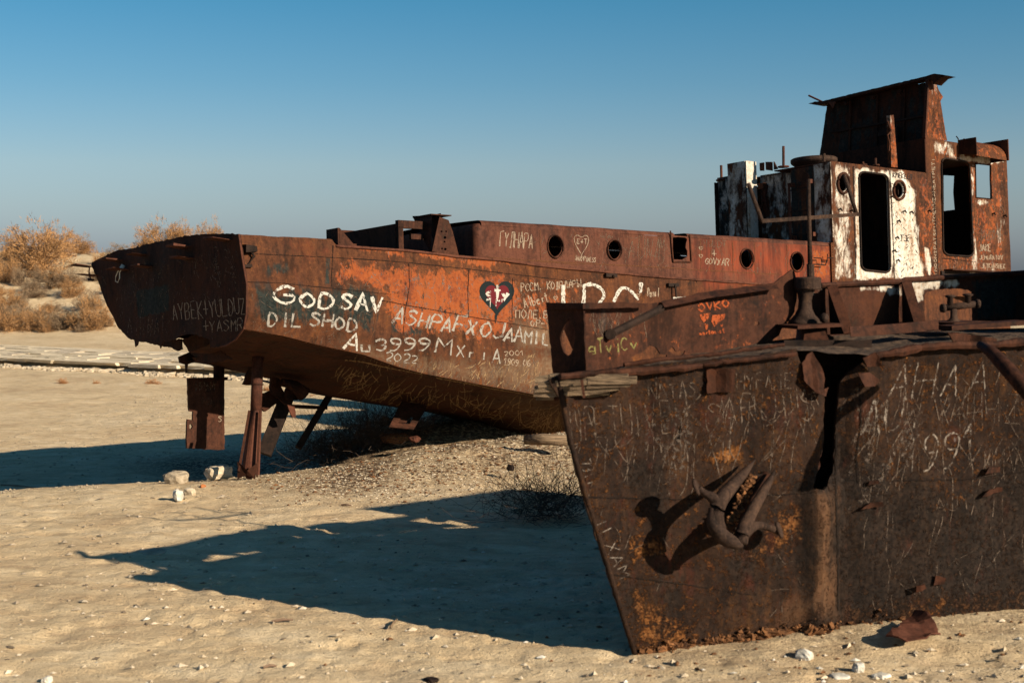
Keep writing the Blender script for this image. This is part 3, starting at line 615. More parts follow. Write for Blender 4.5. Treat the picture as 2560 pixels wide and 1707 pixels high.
# --- stern deck gear aft of the trunk
q = FA.hit(*z2((530, 350), (545, 165), (580, 150), (590, 145), (660, 175), (715, 388), (560, 370)).T, 1, .03)[:, (0, 2)]
poly = FA.hit(*z2((555, 358), (600, 150), (655, 170), (680, 240), (718, 388)).T, 1, .02)[:, (0, 2)]
hs_ = [FA.hit(*A([z2(tuple(p)) for p in ell(cx_, cy_, r, r, 8)]).T, 1, .02)[:, (0, 2)] for cx_, cy_, r in ((612, 238, 6), (640, 238, 6), (633, 275, 9), (630, 300, 6), (635, 345, 8), (615, 342, 6))]
bt = mesh('gusset_plate', sheet(densify(poly, .06), hs_, .06, lambda P: np.stack([P[:, 0], .02+P[:, 0]*0, P[:, 1]], -1), .02, (0, 1, 0)), M['rust_brown'], SA_)
qa = FA.hit(*z2((548, 350), (545, 170), (590, 146)).T, 1, .02); x0 = qa[:, 0].min()
mesh('gusset_web', (A([(x0, .03, 3.38), (x0+.22, .03, 3.38), (x0+.22, .55, 4.0), (x0+.05, .55, 4.02), (x0+.02, .03, 3.38), (x0+.05, .03, 3.98), (x0+.22, .03, 4.02)]), [(0, 5, 3), (5, 6, 2, 3), (1, 2, 6)]), M['rust_brown'], SA_)
mesh('gusset_cap', box(x0+.02, x0+.42, .02, .5, 3.985, 4.0), M['rust_brown'], SA_)
# hatch coaming with bent top strip
q = FA.hit(*z2((345, 200), (530, 222), (530, 350), (345, 320)).T, 1, .25)
mesh('hatch_coaming', join(box(q[0][0], q[1][0], .22, .30, 3.78, 3.90), box(q[0][0], q[0][0]+.09, .22, .28, 3.3, 3.80), box(q[0][0], q[1][0], 1.8, 1.84, 3.3, 3.9), box(q[0][0], q[0][0]+.02, .3, 1.8, 3.3, 3.85)), M['rust_brown'], SA_)
mesh('hatch_cover', box(q[0][0]+.25, q[0][0]+.5, .24, .29, 3.62, 3.70), M['rust_brown'], SA_)
def dome(u, v):
    x = 2.6+2.6*u; r = np.clip(np.sin(np.clip(u*1.6, 0, 1)*math.pi/2), 0, 1); a = v*math.pi
    return np.stack([x, 3.2-1.0*np.cos(a), 3.3+(.55*r+.02)*np.clip(np.sin(a), 0, 1)**.5], -1)
mesh('engine_casing', grid(24, 18, dome), M['rust_dark'], SA_, smooth=True)
# --- deckhouse
CX0, CX1, CZ0, CZ1 = 13.48, 16.95, 2.95, 5.60
WX0, WX1, WZ1 = 16.95, 20.05, 6.36
def pp(zf, P, y=.1): return FA.hit(*A([zf(tuple(p)) for p in P]).T, 1, y)[:, (0, 2)]
def rr_px(zf, quad, rx, ry, n=5):
    P = rrect(0, 1, 0, 1, .0001, 1); tl_, tr_, br_, bl_ = [A(c, float) for c in quad]; out = []
    for (cx_, cy_, a0) in ((1-rx, ry, -90), (1-rx, 1-ry, 0), (rx, 1-ry, 90), (rx, ry, 180)):
        for k in range(n+1):
            a = math.radians(a0+90*k/n); u, v = cx_+rx*math.cos(a), cy_+ry*math.sin(a)
            out.append(tl_*(1-u)*(1-v)+tr_*u*(1-v)+br_*u*v+bl_*(1-u)*v)
    return out
d1 = pp(z4, rr_px(z4, ((1080, 752), (1285, 778), (1303, 1462), (1098, 1440)), .2, .06))
d2 = pp(z4, rr_px(z4, ((1658, 655), (1855, 690), (1882, 1350), (1672, 1335)), .2, .06))
wn = pp(z4, [(1898, 698), (2005, 712), (2012, 945), (1902, 935)])
ph1, ph2 = pp(z4, ell(972, 836, 32, 56, 22)), pp(z4, ell(1363, 885, 32, 52, 22))
def wsurf(P): return np.stack([P[:, 0], .1+.006*fbm(P[:, 0]*2, P[:, 1]*2, 0, 16, 3), P[:, 1]], -1)
def cab_at(px, py):
    P = lambda *a: pmask(px, py, *a)
    return {'white': np.maximum.reduce([P(z4((1044, 716), (1300, 748), (1335, 1510), (1062, 1510)), 14, .68), P(z4((1300, 750), (1400, 752), (1482, 900), (1478, 1060), (1500, 1250), (1545, 1510), (1325, 1510)), 22, .84),
        P(z4((885, 700), (1045, 720), (1062, 1530), (908, 1520)), 30, .47), P(z4((1535, 1280), (1580, 1290), (1600, 1480), (1560, 1500)), 12, .75),
        P(z4((1590, 545), (1755, 545), (1760, 660), (1600, 640)), 16, .42), P(z4((1760, 660), (1890, 700), (2010, 700), (2100, 690), (2110, 660), (1800, 640)), 12, .72), P(z4((1850, 700), (1900, 700), (1905, 930), (1870, 940)), 8, .6),
        P(z4((1885, 930), (2030, 960), (2030, 990), (1890, 985)), 8, .5), P(z4((2020, 720), (2080, 720), (2100, 1450), (2060, 1460), (2040, 1200)), 26, .34), P(z4((1890, 1300), (1920, 1300), (1925, 1480), (1850, 1500), (1850, 1400)), 16, .5), P(z4((1665, 540), (2100, 560), (2130, 1500), (1600, 1500)), 40, .20)]),
        'orange': np.maximum.reduce([P(z4((1480, 790), (1600, 780), (1640, 1500), (1540, 1500), (1500, 1300)), 26, .42), P(z4((1590, 530), (2120, 600), (2140, 1500), (1600, 1500)), 60, .40), P(z4((885, 700), (1045, 715), (1060, 1530), (905, 1530)), 60, .34)]),
        'dark': P(z4((1700, 640), (1900, 690), (1890, 700), (1850, 690)), 10, .0)}
vf = sheet(densify(A([(CX0, CZ0), (CX1+.2, CZ0), (CX1+.2, CZ1), (CX0, CZ1)]), .07), [densify(d1, .06), ph1, ph2], .06, wsurf, .03, (0, 1, 0)); px, py = project(FA.W(vf[0]))
cw = mesh('deckhouse_wall', vf, M['rust'], SA_, attrs=cab_at(px, py))
tall = pp(z4, [(1586, 560), (1575, 535), (1600, 527), (1750, 545), (1765, 560), (1830, 580), (2090, 610), (2120, 640), (2135, 1500), (1600, 1500)])
vf = sheet(densify(A([(CX1+.2, CZ0), (WX1, CZ0), (WX1, 6.10), (18.15, 6.20), (18.1, 6.34), (CX1-.12, 6.36), (CX1-.12, CZ1+.002), (CX1+.2, CZ1+.002)]), .07), [densify(d2, .06), densify(wn, .07)], .06, wsurf, .03, (0, 1, 0)); px, py = project(FA.W(vf[0]))
ww = mesh('wheelhouse_wall', vf, M['rust'], SA_, attrs=cab_at(px, py))
def ring(P, y, r, close=True): L = [(a, y, b) for a, b in P]; return tube(L+[L[0]] if close else L, r, 6, False)
mesh('door_rim', ring(d1, .085, .022), M['steel_dark'], SA_, smooth=True); mesh('door_rim', ring(d2, .085, .022), M['steel_dark'], SA_, smooth=True)
mesh('window_rim', ring(wn, .09, .014), M['steel_dark'], SA_)
for p_ in (ph1, ph2):
    mesh('porthole_rim', ring((p_-p_.mean(0))*1.25+p_.mean(0), .08, .03), M['rust_brown'], SA_, smooth=True)
# aft walls (shade side), roofs, far walls
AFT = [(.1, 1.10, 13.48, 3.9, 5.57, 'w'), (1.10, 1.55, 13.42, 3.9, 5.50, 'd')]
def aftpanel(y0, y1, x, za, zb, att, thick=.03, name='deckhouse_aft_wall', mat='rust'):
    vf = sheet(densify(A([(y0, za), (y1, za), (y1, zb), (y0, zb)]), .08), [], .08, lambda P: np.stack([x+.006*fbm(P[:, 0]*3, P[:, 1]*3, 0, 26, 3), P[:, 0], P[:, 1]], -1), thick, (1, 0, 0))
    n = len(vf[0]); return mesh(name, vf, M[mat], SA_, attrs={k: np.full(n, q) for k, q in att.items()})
aftpanel(.1, .52, 13.48, 2.95, 5.58, {'white': .46, 'dark': .2}); aftpanel(.52, 1.12, 13.50, 2.95, 5.56, {'white': .10, 'dark': .5})  # dirty paint on these aft panels, darkened further to stand for shade
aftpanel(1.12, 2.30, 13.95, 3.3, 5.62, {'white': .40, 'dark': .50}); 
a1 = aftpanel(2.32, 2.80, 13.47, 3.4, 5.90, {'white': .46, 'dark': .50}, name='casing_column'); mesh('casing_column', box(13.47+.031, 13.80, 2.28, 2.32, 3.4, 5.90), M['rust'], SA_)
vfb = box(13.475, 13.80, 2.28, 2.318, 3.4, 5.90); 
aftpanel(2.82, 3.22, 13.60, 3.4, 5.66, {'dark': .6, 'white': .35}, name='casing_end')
c2 = sheet(densify(A([(13.47, 3.4), (13.80, 3.4), (13.80, 5.9), (13.47, 5.9)]), .09), [], .09, lambda P: np.stack([P[:, 0], 2.277+P[:, 0]*0, P[:, 1]], -1), .002, (0, 1, 0))
mesh('casing_side', c2, M['rust'], SA_, attrs={'white': np.full(len(c2[0]), .8)})
mesh('casing_side', box(13.52, 13.95, 1.10, 1.12, 3.4, 5.56), M['rust_brown'], SA_)
mesh('deckhouse_roof', join(box(13.50, 16.95, .11, 1.55, 5.575, 5.60), box(13.95, 16.95, 1.55, 3.2, 5.575, 5.60)), M['rust_brown'], SA_)
wfar = box(13.5, 20.0, 3.2, 3.22, 3.0, 5.55); mesh('deckhouse_far_wall', join(wfar, box(16.95, 20.0, 3.2, 3.22, 5.55, 6.12)), M['steel_dark'], SA_)
hA = FA.hit(*A([z4(p) for p in [(1674, 780), (1750, 784), (1744, 900), (1754, 1020), (1676, 1030)]]).T, 0, 20.03)[:, 1:]; hB = FA.hit(*A([z4(p) for p in [(1890, 690), (2030, 690), (2030, 960), (1890, 955)]]).T, 0, 20.03)[:, 1:]
hB[:, 0] = np.clip(hB[:, 0], .16, 9)
mesh('deckhouse_interior', join(box(15.9, 15.93, .2, 3.1, 3, 5.55), box(13.6, 16.9, .2, 3.1, 3.0, 3.05)), M['steel_dark'], SA_)
# wheelhouse aft wall (faces the stern) with dark openings
vf = sheet(densify(A([(.14, 5.60), (2.6, 5.60), (2.6, 6.36), (.14, 6.36)]), .1), [], .1, lambda P: np.stack([16.84+P[:, 0]*0, P[:, 0], P[:, 1]], -1), .03, (1, 0, 0))
mesh('wheelhouse_aft_wall', vf, M['rust_dark'], SA_)
mesh('corner_post', tube([(16.80, .10, 5.60), (16.80, .10, 6.33)], .022, 6), M['rust_brown'], SA_)
mesh('wheelhouse_roof', join(box(16.86, 18.1, .12, 3.2, 6.33, 6.36), box(18.1, 20.05, .12, 3.2, 6.12, 6.15)), M['rust_brown'], SA_)
mesh('wheelhouse_front_wall', sheet(densify(A([(.13, 2.9), (3.2, 2.9), (3.2, 6.12), (.13, 6.12)]), .2), [densify(hA, .1), densify(hB, .1)], .25, lambda P: np.stack([20.03+P[:, 0]*0, P[:, 0], P[:, 1]], -1), .02, (1, 0, 0)), M['steel_dark'], SA_)
# visor over the wheelhouse window
q = pp(z4, [(1760, 545), (1825, 540), (1870, 560), (2080, 590), (2095, 670), (1850, 640), (1765, 620)], -.06)
vz0, vz1_ = 6.03, 6.36
VX0, VX1 = FA.hit(*z4((1872, 600)), 1, -.2)[0], FA.hit(*z4((2085, 640)), 1, -.2)[0]
def visor(u, v):
    x = VX0+(VX1-VX0)*u; a = v*math.pi/2; return np.stack([x, .1-.42*np.sin(a)**.9, 6.42-.02*u-.40*(1-np.cos(a))**1.0], -1)
mesh('window_visor', grid(14, 10, visor), M['rust'], SA_, smooth=True, attrs=dict(orange=np.full(140, .36)))
mesh('visor_end', (A([(VX0, .1, 6.42), (VX0, -.33, 6.42), (VX0, -.34, 6.04), (VX0, .1, 6.10), (VX0-.02, .1, 6.42), (VX0-.02, -.33, 6.42), (VX0-.02, -.34, 6.04), (VX0-.02, .1, 6.10)]), [(0, 1, 2, 3), (7, 6, 5, 4), (0, 4, 5, 1), (1, 5, 6, 2)]), M['rust_dark'], SA_)
mesh('visor_end', box(VX1, VX1+.03, -.36, .3, 6.0, 6.48), M['rust_brown'], SA_)
mesh('roof_hook', tube([(18.4, .3, 6.36), (18.4, .3, 6.5), (18.33, .3, 6.55)], .014, 6), M['steel_dark'], SA_); mesh('roof_hook', tube([(18.55, .3, 6.36), (18.56, .3, 6.48), (18.64, .3, 6.52)], .014, 6), M['steel_dark'], SA_)
mesh('rain_shelf', box(17.35, 18.95, -.12, .1, 3.50, 3.53), M['rust_brown'], SA_); mesh('shelf_recess', box(17.2, 18.2, .06, .085, 3.3, 3.49), M['steel_dark'], SA_)
# --- funnel casing above the wheelhouse: open towards the stern
fx = 17.05; fq = FA.hit(*z4((818, 275), (1560, 112), (1540, 522), (788, 640)).T, 0, fx)[:, 1:]
FY0, FY1, FZ0, FZ1 = fq[1][0], fq[0][0], 6.3, fq[1][1]
vf = sheet(densify(A([fq[0], fq[1], fq[2], (fq[2][0], 6.30), (fq[3][0], 5.7), (fq[3][0], fq[3][1])]), .12, .004), [], .12, lambda P: np.stack([fx+.10+.25*(P[:, 1]-6.3)*.4+.012*fbm(P[:, 0]*2, P[:, 1]*2, 0, 12, 2), P[:, 0], P[:, 1]], -1), .02, (1, 0, 0))
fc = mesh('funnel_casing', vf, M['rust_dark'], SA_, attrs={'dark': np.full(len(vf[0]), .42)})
for yy in (.25, .50, .76):
    y = FY0+(FY1-FY0)*yy; zt = fq[1][1]+(fq[0][1]-fq[1][1])*yy
    mesh('casing_rib', join(bar((fx+.08, y, 5.9), (fx+.22, y, zt-.04), .05, .08, (1, 0, 0)), box(fx-.02, fx+.10, y-.03, y+.03, zt-.16, zt-.09)), M['rust_dark'], SA_)
mesh('casing_stringer', join(bar((fx+.10, FY0+.1, 6.9), (fx+.10, FY1-.1, 6.92), .04, .04), bar((fx+.06, FY0+.1, 6.25), (fx+.06, FY1-.1, 6.22), .04, .14)), M['steel_dark'], SA_)
mesh('casing_bracket', join(box(fx-.02, fx+.06, .95, 1.25, 5.9, 6.75), box(fx-.04, fx+.05, 1.0, 1.45, 6.6, 6.72)), M['steel_dark'], SA_)
# lit side plate of the funnel
sp = FA.hit(*z4((1562, 112), (1600, 112), (1622, 140), (1645, 195), (1670, 232), (1652, 262), (1665, 350), (1698, 538), (1540, 522)).T, 1, FY0-.0)[:, (0, 2)]
vf = sheet(densify(sp, .06, .004), [], .07, lambda P: np.stack([P[:, 0], FY0-.01+.01*fbm(P[:, 0]*2, P[:, 1]*2, 0, 2, 2), P[:, 1]], -1), .02, (0, 1, 0))
fs = mesh('funnel_side', vf, M['rust'], SA_, attrs={'orange': np.full(len(vf[0]), .40), 'white': np.full(len(vf[0]), .12)})
mesh('funnel_edge_flange', bar((sp[0][0]-.03, FY0-.03, sp[0][1]), (sp[-1][0]-.03, FY0-.03, sp[-1][1]), .07, .05, (1, 0, 0)), M['rust_brown'], SA_)
mesh('funnel_far_side', (A([(fx+.1, FY1, 6.0), (fx+1.0, FY1, 6.0), (fx+.8, FY1, FZ1-.1), (fx+.25, FY1, FZ1-.05), (fx+.1, FY1+.02, 6.0), (fx+1.0, FY1+.02, 6.0), (fx+.8, FY1+.02, FZ1-.1), (fx+.25, FY1+.02, FZ1-.05)]), [(0, 1, 2, 3), (7, 6, 5, 4)]), M['rust_dark'], SA_)
# top flange, jagged, with pointed forward tip
tf = FA.hit(*z4((735, 280), (780, 265), (830, 262), (1540, 92), (1620, 70), (1715, 84), (1660, 98), (1612, 145), (1600, 112), (1540, 112), (830, 285), (790, 290)).T, 0, fx)[:, 1:]
vf = sheet(densify(tf, .06, .003), [], .1, lambda P: np.stack([fx-.03+P[:, 0]*0, P[:, 0], P[:, 1]], -1), .30, (1, 0, 0)); mesh('funnel_top_flange', vf, M['rust_dark'], SA_)
q = FA.hit(*z4((733, 222), (825, 265)).T, 0, fx); mesh('bent_pipe', tube([q[0], q[1]], .022, 8), M['rust_trunk'], SA_)
q = FA.hit(*z4((865, 264), (920, 264), (900, 312)).T, 0, fx-.08); mesh('casing_bracket', (np.concatenate([q, q+A([.03, 0, 0])]), [(0, 1, 2), (5, 4, 3), (0, 3, 4, 1), (1, 4, 5, 2), (2, 5, 3, 0)]), M['rust_trunk'], SA_)
# tapering lit post, roof fittings
q = FA.hit(*z4((1302, 360), (1328, 358), (1356, 725), (1312, 722)).T, 1, .25)
v = np.concatenate([q, q+A([0, .09, 0])]); mesh('signal_post', (v, [(0, 1, 2, 3), (7, 6, 5, 4), (0, 4, 5, 1), (1, 5, 6, 2), (2, 6, 7, 3), (3, 7, 4, 0)]), M['rust'], SA_, attrs={'orange': np.full(8, .46), 'white': np.full(8, .20)})
q = FA.hit(*z4((1284, 400), (1310, 470), (1285, 500), (1300, 560), (1295, 610)).T, 1, .22); mesh('post_bracket', tube(q, .018, 6), M['rust_brown'], SA_)
for c_, top in (((1200, 715), 660), ((1112, 712), 686)):
    q = FA.hit(*z4(c_, (c_[0], top)).T, 1, .25); mesh('roof_stud', join(tube(q, .028, 8), lathe(q[0], [(.09, 0), (.09, .03)], 8)), M['rust_brown'], SA_)
q = FA.hit(*z4((840, 685), (840, 628)).T, 0, 13.6); mesh('roof_stud', tube(q, .03, 8), M['steel'], SA_)
# round ventilator ring
q = FA.hit(*z4(766, 690) if False else z4((766, 700)), 0, 14.2); vc = A([14.6, q[1], 5.6])
cpt = FA.hit(*z4((768, 640)), 0, 14.6); vc = A([14.6, cpt[1], 5.60])
mesh('roof_vent', lathe(vc, [(.36, -.02), (.36, .14), (.40, .15), (.47, .20), (.49, .23), (.49, .29), (.46, .31), (.34, .31), (.33, .2)], 36), M['steel'], SA_, smooth=False)
# poles on the aft roof
for b_, t_, x in (((556, 712), (556, 576), 13.9), ((122, 806), (120, 710), 13.62)):
    q = FA.hit(*z4(b_, t_).T, 0, x); mesh('roof_pole', join(tube([q[0]-A([0, 0, .02]), q[1]], .028, 8), lathe(q[0]-A([0, 0, .02]), [(.12, -.02), (.12, .01), (.05, .02)], 8)), M['rust_trunk'], SA_)
for P in (((388, 694), (415, 690), (415, 748), (390, 748)), ((430, 686), (472, 686), (474, 748), (432, 742)), ((486, 684), (512, 735), (488, 740))):
    q = FA.hit(*z4(*P).T, 0, 13.8); n = len(q); mesh('casing_lug', (np.concatenate([q, q+A([.04, 0, 0])]), [tuple(range(n)), tuple(range(2*n-1, n-1, -1))]+[(i, i+n, (i+1) % n+n, (i+1) % n) for i in range(n)]), M['rust_brown'], SA_)
# wall ladder on the aft face
q1 = FA.hit(*z4((594, 835), (606, 1235)).T, 0, 13.30); q2 = FA.hit(*z4((728, 806), (745, 1240)).T, 0, 13.30); lad = [bar(q1[0], q1[1], .05, .02, (1, 0, 0)), bar(q2[0], q2[1], .05, .02, (1, 0, 0))]
mesh('ladder_rail', lad[0], M['rust_trunk'], SA_); mesh('ladder_rail', lad[1], M['rust_trunk'], SA_)
for t in (.13, .5, .88): mesh('ladder_rung', tube([q1[0]*(1-t)+q1[1]*t, q2[0]*(1-t)+q2[1]*t], .012, 6), M['steel_dark'], SA_)
for c in ((742, 822), (762, 1192), (610, 848), (624, 1215)):
    q = FA.hit(*z4(c), 0, 13.36); mesh('ladder_clip', box(q[0]-.04, q[0]+.08, q[1]-.04, q[1]+.04, q[2]-.04, q[2]+.04), M['rust_trunk'], SA_)
q = FA.hit(*z4((405, 850), (440, 845), (425, 930), (400, 1010), (445, 1025)).T, 0, 13.8)
mesh('wall_lever', join(box(13.72, 13.85, q[0][1]-.1, q[0][1]+.05, q[0][2]-.09, q[0][2]+.04), bar(q[1], q[2], .05, .05, (1, 0, 0)), bar(q[2], q[3], .05, .04, (1, 0, 0)), bar(q[2], q[4], .06, .04, (1, 0, 0))), M['rust_brown'], SA_)
# dogs / latches on the lit wall
for c in ((945, 1018), (1025, 1028), (1308, 930), (1344, 1215), (1350, 1375), (1325, 1308), (1570, 1030), (2020, 1048), (2100, 1062), (1355, 1100), (1395, 1032), (1443, 1038)):
    q = FA.hit(*z4(c), 1, .1); mesh('door_dog', join(tube([q+A([0, .01, 0]), q+A([0, -.06, 0])], .017, 7), bar(q+A([-.02, -.055, .02]), q+A([.035, -.055, -.035]), .022, .02, (0, 1, 0))), M['steel_dark'], SA_)
# --- rudder, stock
rp = z1((613, 941), (700, 944), (808, 948), (808, 1100), (808, 1320), (750, 1322), (608, 1313), (609, 1200), (612, 1160), (640, 1165), (642, 1120), (622, 1118), (618, 1095), (616, 1000))
RX = lambda P: P
ro = pxpoly(rp, 1, 2.4, .04, (0, 1, 0), .05, .004, name='rudder', mat='rust_brown', holes=[z1((622, 1190), (634, 1185), (640, 1200), (632, 1214), (622, 1208))])
q = FA.hit(*z1((778, 850), (778, 948), (778, 1320)).T, 1, 2.4)
mesh('rudder_stock', tube([q[0], q[1]], .085, 12), M['rust_dark'], ro); mesh('rudder_flange', box(q[1][0]-.35, q[1][0]+.10, 2.30, 2.50, q[1][2]-.02, q[1][2]+.03), M['rust_dark'], ro)
# propeller wreckage hanging below
for P, yv, nm in ((((1000, 1040), (1110, 995), (1135, 1055), (1050, 1105), (1020, 1120), (1005, 1100), (995, 1070)), 1.9, 'propeller_blade'), (((1060, 925), (1110, 950), (1165, 1050), (1180, 1085), (1145, 1085), (1120, 1050), (1085, 1030)), 1.8, 'shaft_bracket'),
                  (((1175, 950), (1260, 985), (1215, 1060), (1155, 1055), (1160, 1010)), 1.7, 'propeller_blade'), (((925, 890), (965, 895), (970, 980), (925, 975)), 1.9, 'stern_bracket')):
    pxpoly(z1(*P), 1, yv, .06, (0, 1, 0), .06, .006, name=nm, surf=lambda V: V+np.stack([V[:, 0]*0, .15*np.sin(V[:, 2]*6), V[:, 0]*0], 1))
pxpoly(z1((1140, 1080), (1180, 1085), (1185, 1120), (1185, 1150), (1168, 1150), (1150, 1110)), 1, 1.7, .03, (0, 1, 0), .05, .004, name='torn_plate', mat='rust_trunk')
q = FA.hit(*z1((1110, 960), (1180, 985), (1230, 1030)).T, 1, 1.75); mesh('propeller_hub', join(tube([q[0], q[1], q[2]], [.05, .09, .12], 10)), M['rust_dark'], SA_)
# hanging access plate under hull
hpq = z2((372, 1262), (536, 1275), (445, 1430), (296, 1415))
Lp = FA.hit(hpq[:, 0], hpq[:, 1], 1, .9); Lp[0, 1] = Lp[1, 1] = 1.1; 
P3 = [FA.hit(*hpq[i], 1, v) for i, v in enumerate((1.75, 1.75, 1.2, 1.2))]
def pl(u, v): return (P3[0]*(1-u[..., None])*(1-v[..., None])+P3[1]*u[..., None]*(1-v[..., None])+P3[2]*u[..., None]*v[..., None]+P3[3]*(1-u[..., None])*v[..., None])
g = grid(12, 12, pl); ce = g[0][A(g[1])].mean(1)
uv = [(i, j) for i in range(11) for j in range(11)]
v_ = np.concatenate([g[0], g[0]+A([0, .02, -.01])]); f_ = [f for f, (i, j) in zip(g[1], uv) if not (3 <= i <= 7 and 6 <= j <= 8)]
mesh('hatch_panel', grid(4, 4, lambda u, v: pl(.22+.5*u, .5+.33*v)+A([0, .09, .02])), M['rust_brown'], SA_)
mesh('hanging_hatch', (v_, f_+[tuple(k+144 for k in f[::-1]) for f in f_]), M['rust_brown'], SA_)
# --- seams
regsurf('hull', hs, hb); regsurf('trunk', ts, hs); regsurf('cab', cw, ww); regsurf('transom', tr); regsurf('rud', ro); regsurf('aft', a1, fs)
def seam(key, zf, P, wd=2.4, mat='seam', nm='weld_seam', off=.005): emit(nm, [ribbon(key, A([zf(tuple(p)) for p in P]), wd, off, step=10, wob=.3)], mat, SA_, FA)
seam('hull', z1, [(918, 684), (1000, 698), (1100, 722), (1300, 770), (1535, 818)], 3.0); seam('hull', z1, [(1450, 848), (1560, 856), (1690, 884)], 3)
seam('hull', z2, [(30, 1012), (150, 1024), (250, 1050), (360, 1072), (490, 1096)], 3.2, 'tan_streak'); seam('hull', z2, [(580, 1118), (700, 1140), (800, 1158), (900, 1180), (1050, 1205), (1170, 1228), (1400, 1260)], 3.4, 'tan_streak')
seam('hull', z1, [(930, 435), (1100, 440), (1320, 462), (1500, 480), (1690, 500)], 2, 'seam_dark'); seam('hull', z1, [(905, 282), (1100, 292), (1380, 305), (1695, 325)], 2, 'seam_dark')
seam('hull', z2, [(60, 400), (400, 425), (800, 468), (1250, 520), (1450, 545)], 2, 'seam_dark'); seam('hull', z2, [(250, 655), (500, 700), (800, 755), (1250, 830)], 2.2, 'seam_dark')
seam('hull', z2, [(412, 430), (420, 560), (395, 700), (380, 860)], 2, 'seam_dark'); seam('hull', z2, [(775, 470), (770, 620), (775, 760)], 2, 'seam_dark'); seam('hull', z2, [(1040, 520), (1035, 780)], 2, 'seam_dark')
seam('hull', z1, [(1382, 240), (1378, 330), (1372, 460)], 2, 'seam_dark'); seam('hull', z1, [(1625, 480), (1600, 690), (1540, 818)], 2, 'seam')
seam('trunk', z2, [(720, 385), (900, 395), (1240, 420), (1447, 440)], 2.6, 'seam'); seam('trunk', z3, [(0, 530), (500, 560), (1000, 585), (1280, 605), (1900, 640)], 2.2, 'seam'); seam('hull', z3, [(0, 575), (500, 612), (1020, 660), (1240, 680), (1240, 700)], 2.4, 'seam_dark'); seam('trunk', z3, [(1240, 680), (1500, 690), (1900, 720)], 2.4, 'seam_dark')
for x in (30, 300, 800, 1270, 1350, 1520, 1690, 1940): seam('trunk', z3, [(x, 260+x*.06), (x+3, 400+x*.06), (x+6, 540+x*.06)], 1.6, 'seam')
seam('cab', z4, [(1044, 716), (1052, 1100), (1064, 1500)], 3, 'seam_dark'); seam('cab', z4, [(1300, 748), (1318, 1100), (1332, 1500)], 3, 'seam_dark'); seam('cab', z4, [(1590, 760), (1620, 1100), (1640, 1500)], 2.4, 'seam_dark'); seam('cab', z4, [(1895, 950), (1915, 1480)], 2.4, 'seam'); seam('cab', z4, [(1665, 1360), (1900, 1385)], 2.2, 'seam_dark')
# --- graffiti on the hull
T = lambda key, s, zf, a, b, h, wd, mat, **k: text(key, s, zf(a), zf(b), h, wd, mat, SA_, FA, **k)
T('hull', 'G', z1, (1068, 545), (1200, 552), 42, 9, 'white_paint'); T('hull', 'OD', z1, (1205, 565), (1410, 580), 40, 8.5, 'white_paint'); T('hull', 'SAV', z1, (1425, 578), (1660, 600), 42, 9, 'white_paint', jit=.04)
T('hull', 'DIL', z1, (1035, 660), (1235, 678), 35, 7, 'white_faded'); T('hull', 'SHOD', z1, (1258, 665), (1520, 705), 34, 7.5, 'white_faded')
T('hull', 'ASHPAFXOJA', z2, (315, 790), (1060, 905), 38, 7.5, 'white_faded', lean=.15, jit=.08); T('hull', 'AMIL', z2, (1050, 905), (1270, 925), 32, 6, 'white_faded', jit=.1)
T('hull', 'A', z2, (20, 950), (120, 960), 38, 7, 'white_paint', lean=.2); T('hull', 'u3999', z2, (130, 960), (560, 950), 30, 6.5, 'white_faded'); T('hull', 'M', z2, (575, 965), (690, 985), 36, 6, 'white_faded'); T('hull', 'Xri', z2, (710, 990), (900, 1010), 32, 5, 'white_faded', jit=.1); T('hull', 'A', z2, (920, 1030), (980, 1035), 34, 5, 'white_faded')
T('hull', '2022', z2, (270, 1015), (480, 1035), 22, 4, 'white_faded', lean=.1)
T('hull', 'I', z3, (180, 905), (260, 905), 60, 12, 'white_paint', jit=0); T('hull', 'IRN', z2, (1310, 740), (1312, 741), 1, 1, 'white_paint') if False else None
R = [ribbon('hull', z3((360, 900), (372, 800), (370, 715)), 10), ribbon('hull', smooth_line(z3((370, 722), (440, 710), (510, 750), (530, 800), (500, 850), (440, 900))), 9), ribbon('hull', smooth_line(z3((600, 850), (650, 745), (700, 740), (760, 790), (790, 835))), 9), ribbon('hull', z3((812, 700), (806, 780)), 10), ribbon('hull', z3((1060, 822), (1140, 818), (1160, 810)), 6)]
emit('painted_lettering', R, 'white_paint', SA_, FA)
T('hull', 'РССМ. КОДРЛАРЫ', z2, (1095, 600), (1455, 575), 19, 2.6, 'scratch', jit=.08); T('hull', 'Albert', z2, (1115, 700), (1265, 655), 24, 3, 'scratch'); T('hull', 'ПОЛЕ.В', z2, (1060, 760), (1260, 765), 20, 2.8, 'scratch'); T('hull', 'ОР-', z2, (1150, 810), (1240, 812), 16, 2.6, 'scratch'); T('hull', '2001', z2, (990, 990), (1120, 985), 13, 2.2, 'scratch'); T('hull', '1909.06', z2, (985, 1040), (1150, 1055), 16, 2.4, 'scratch')
T('hull', 'Damil', z3, (862, 805), (955, 808), 22, 2.6, 'scratch'); T('trunk', 'ГУЛНАРА', z2, (960, 330), (1165, 345), 38, 2.6, 'scratch', jit=.05); T('trunk', 'E+T', z3, (315, 400), (400, 405), 12, 2.2, 'scratch'); T('trunk', '#HAPPINESS', z3, (300, 530), (465, 545), 12, 2, 'scratch')
emit('painted_lettering', [ribbon('trunk', smooth_line(z3((350, 485), (300, 400), (292, 350), (320, 330), (350, 355), (385, 330), (410, 360), (395, 420), (350, 485), (348, 520))), 1.8)], 'scratch', SA_, FA)
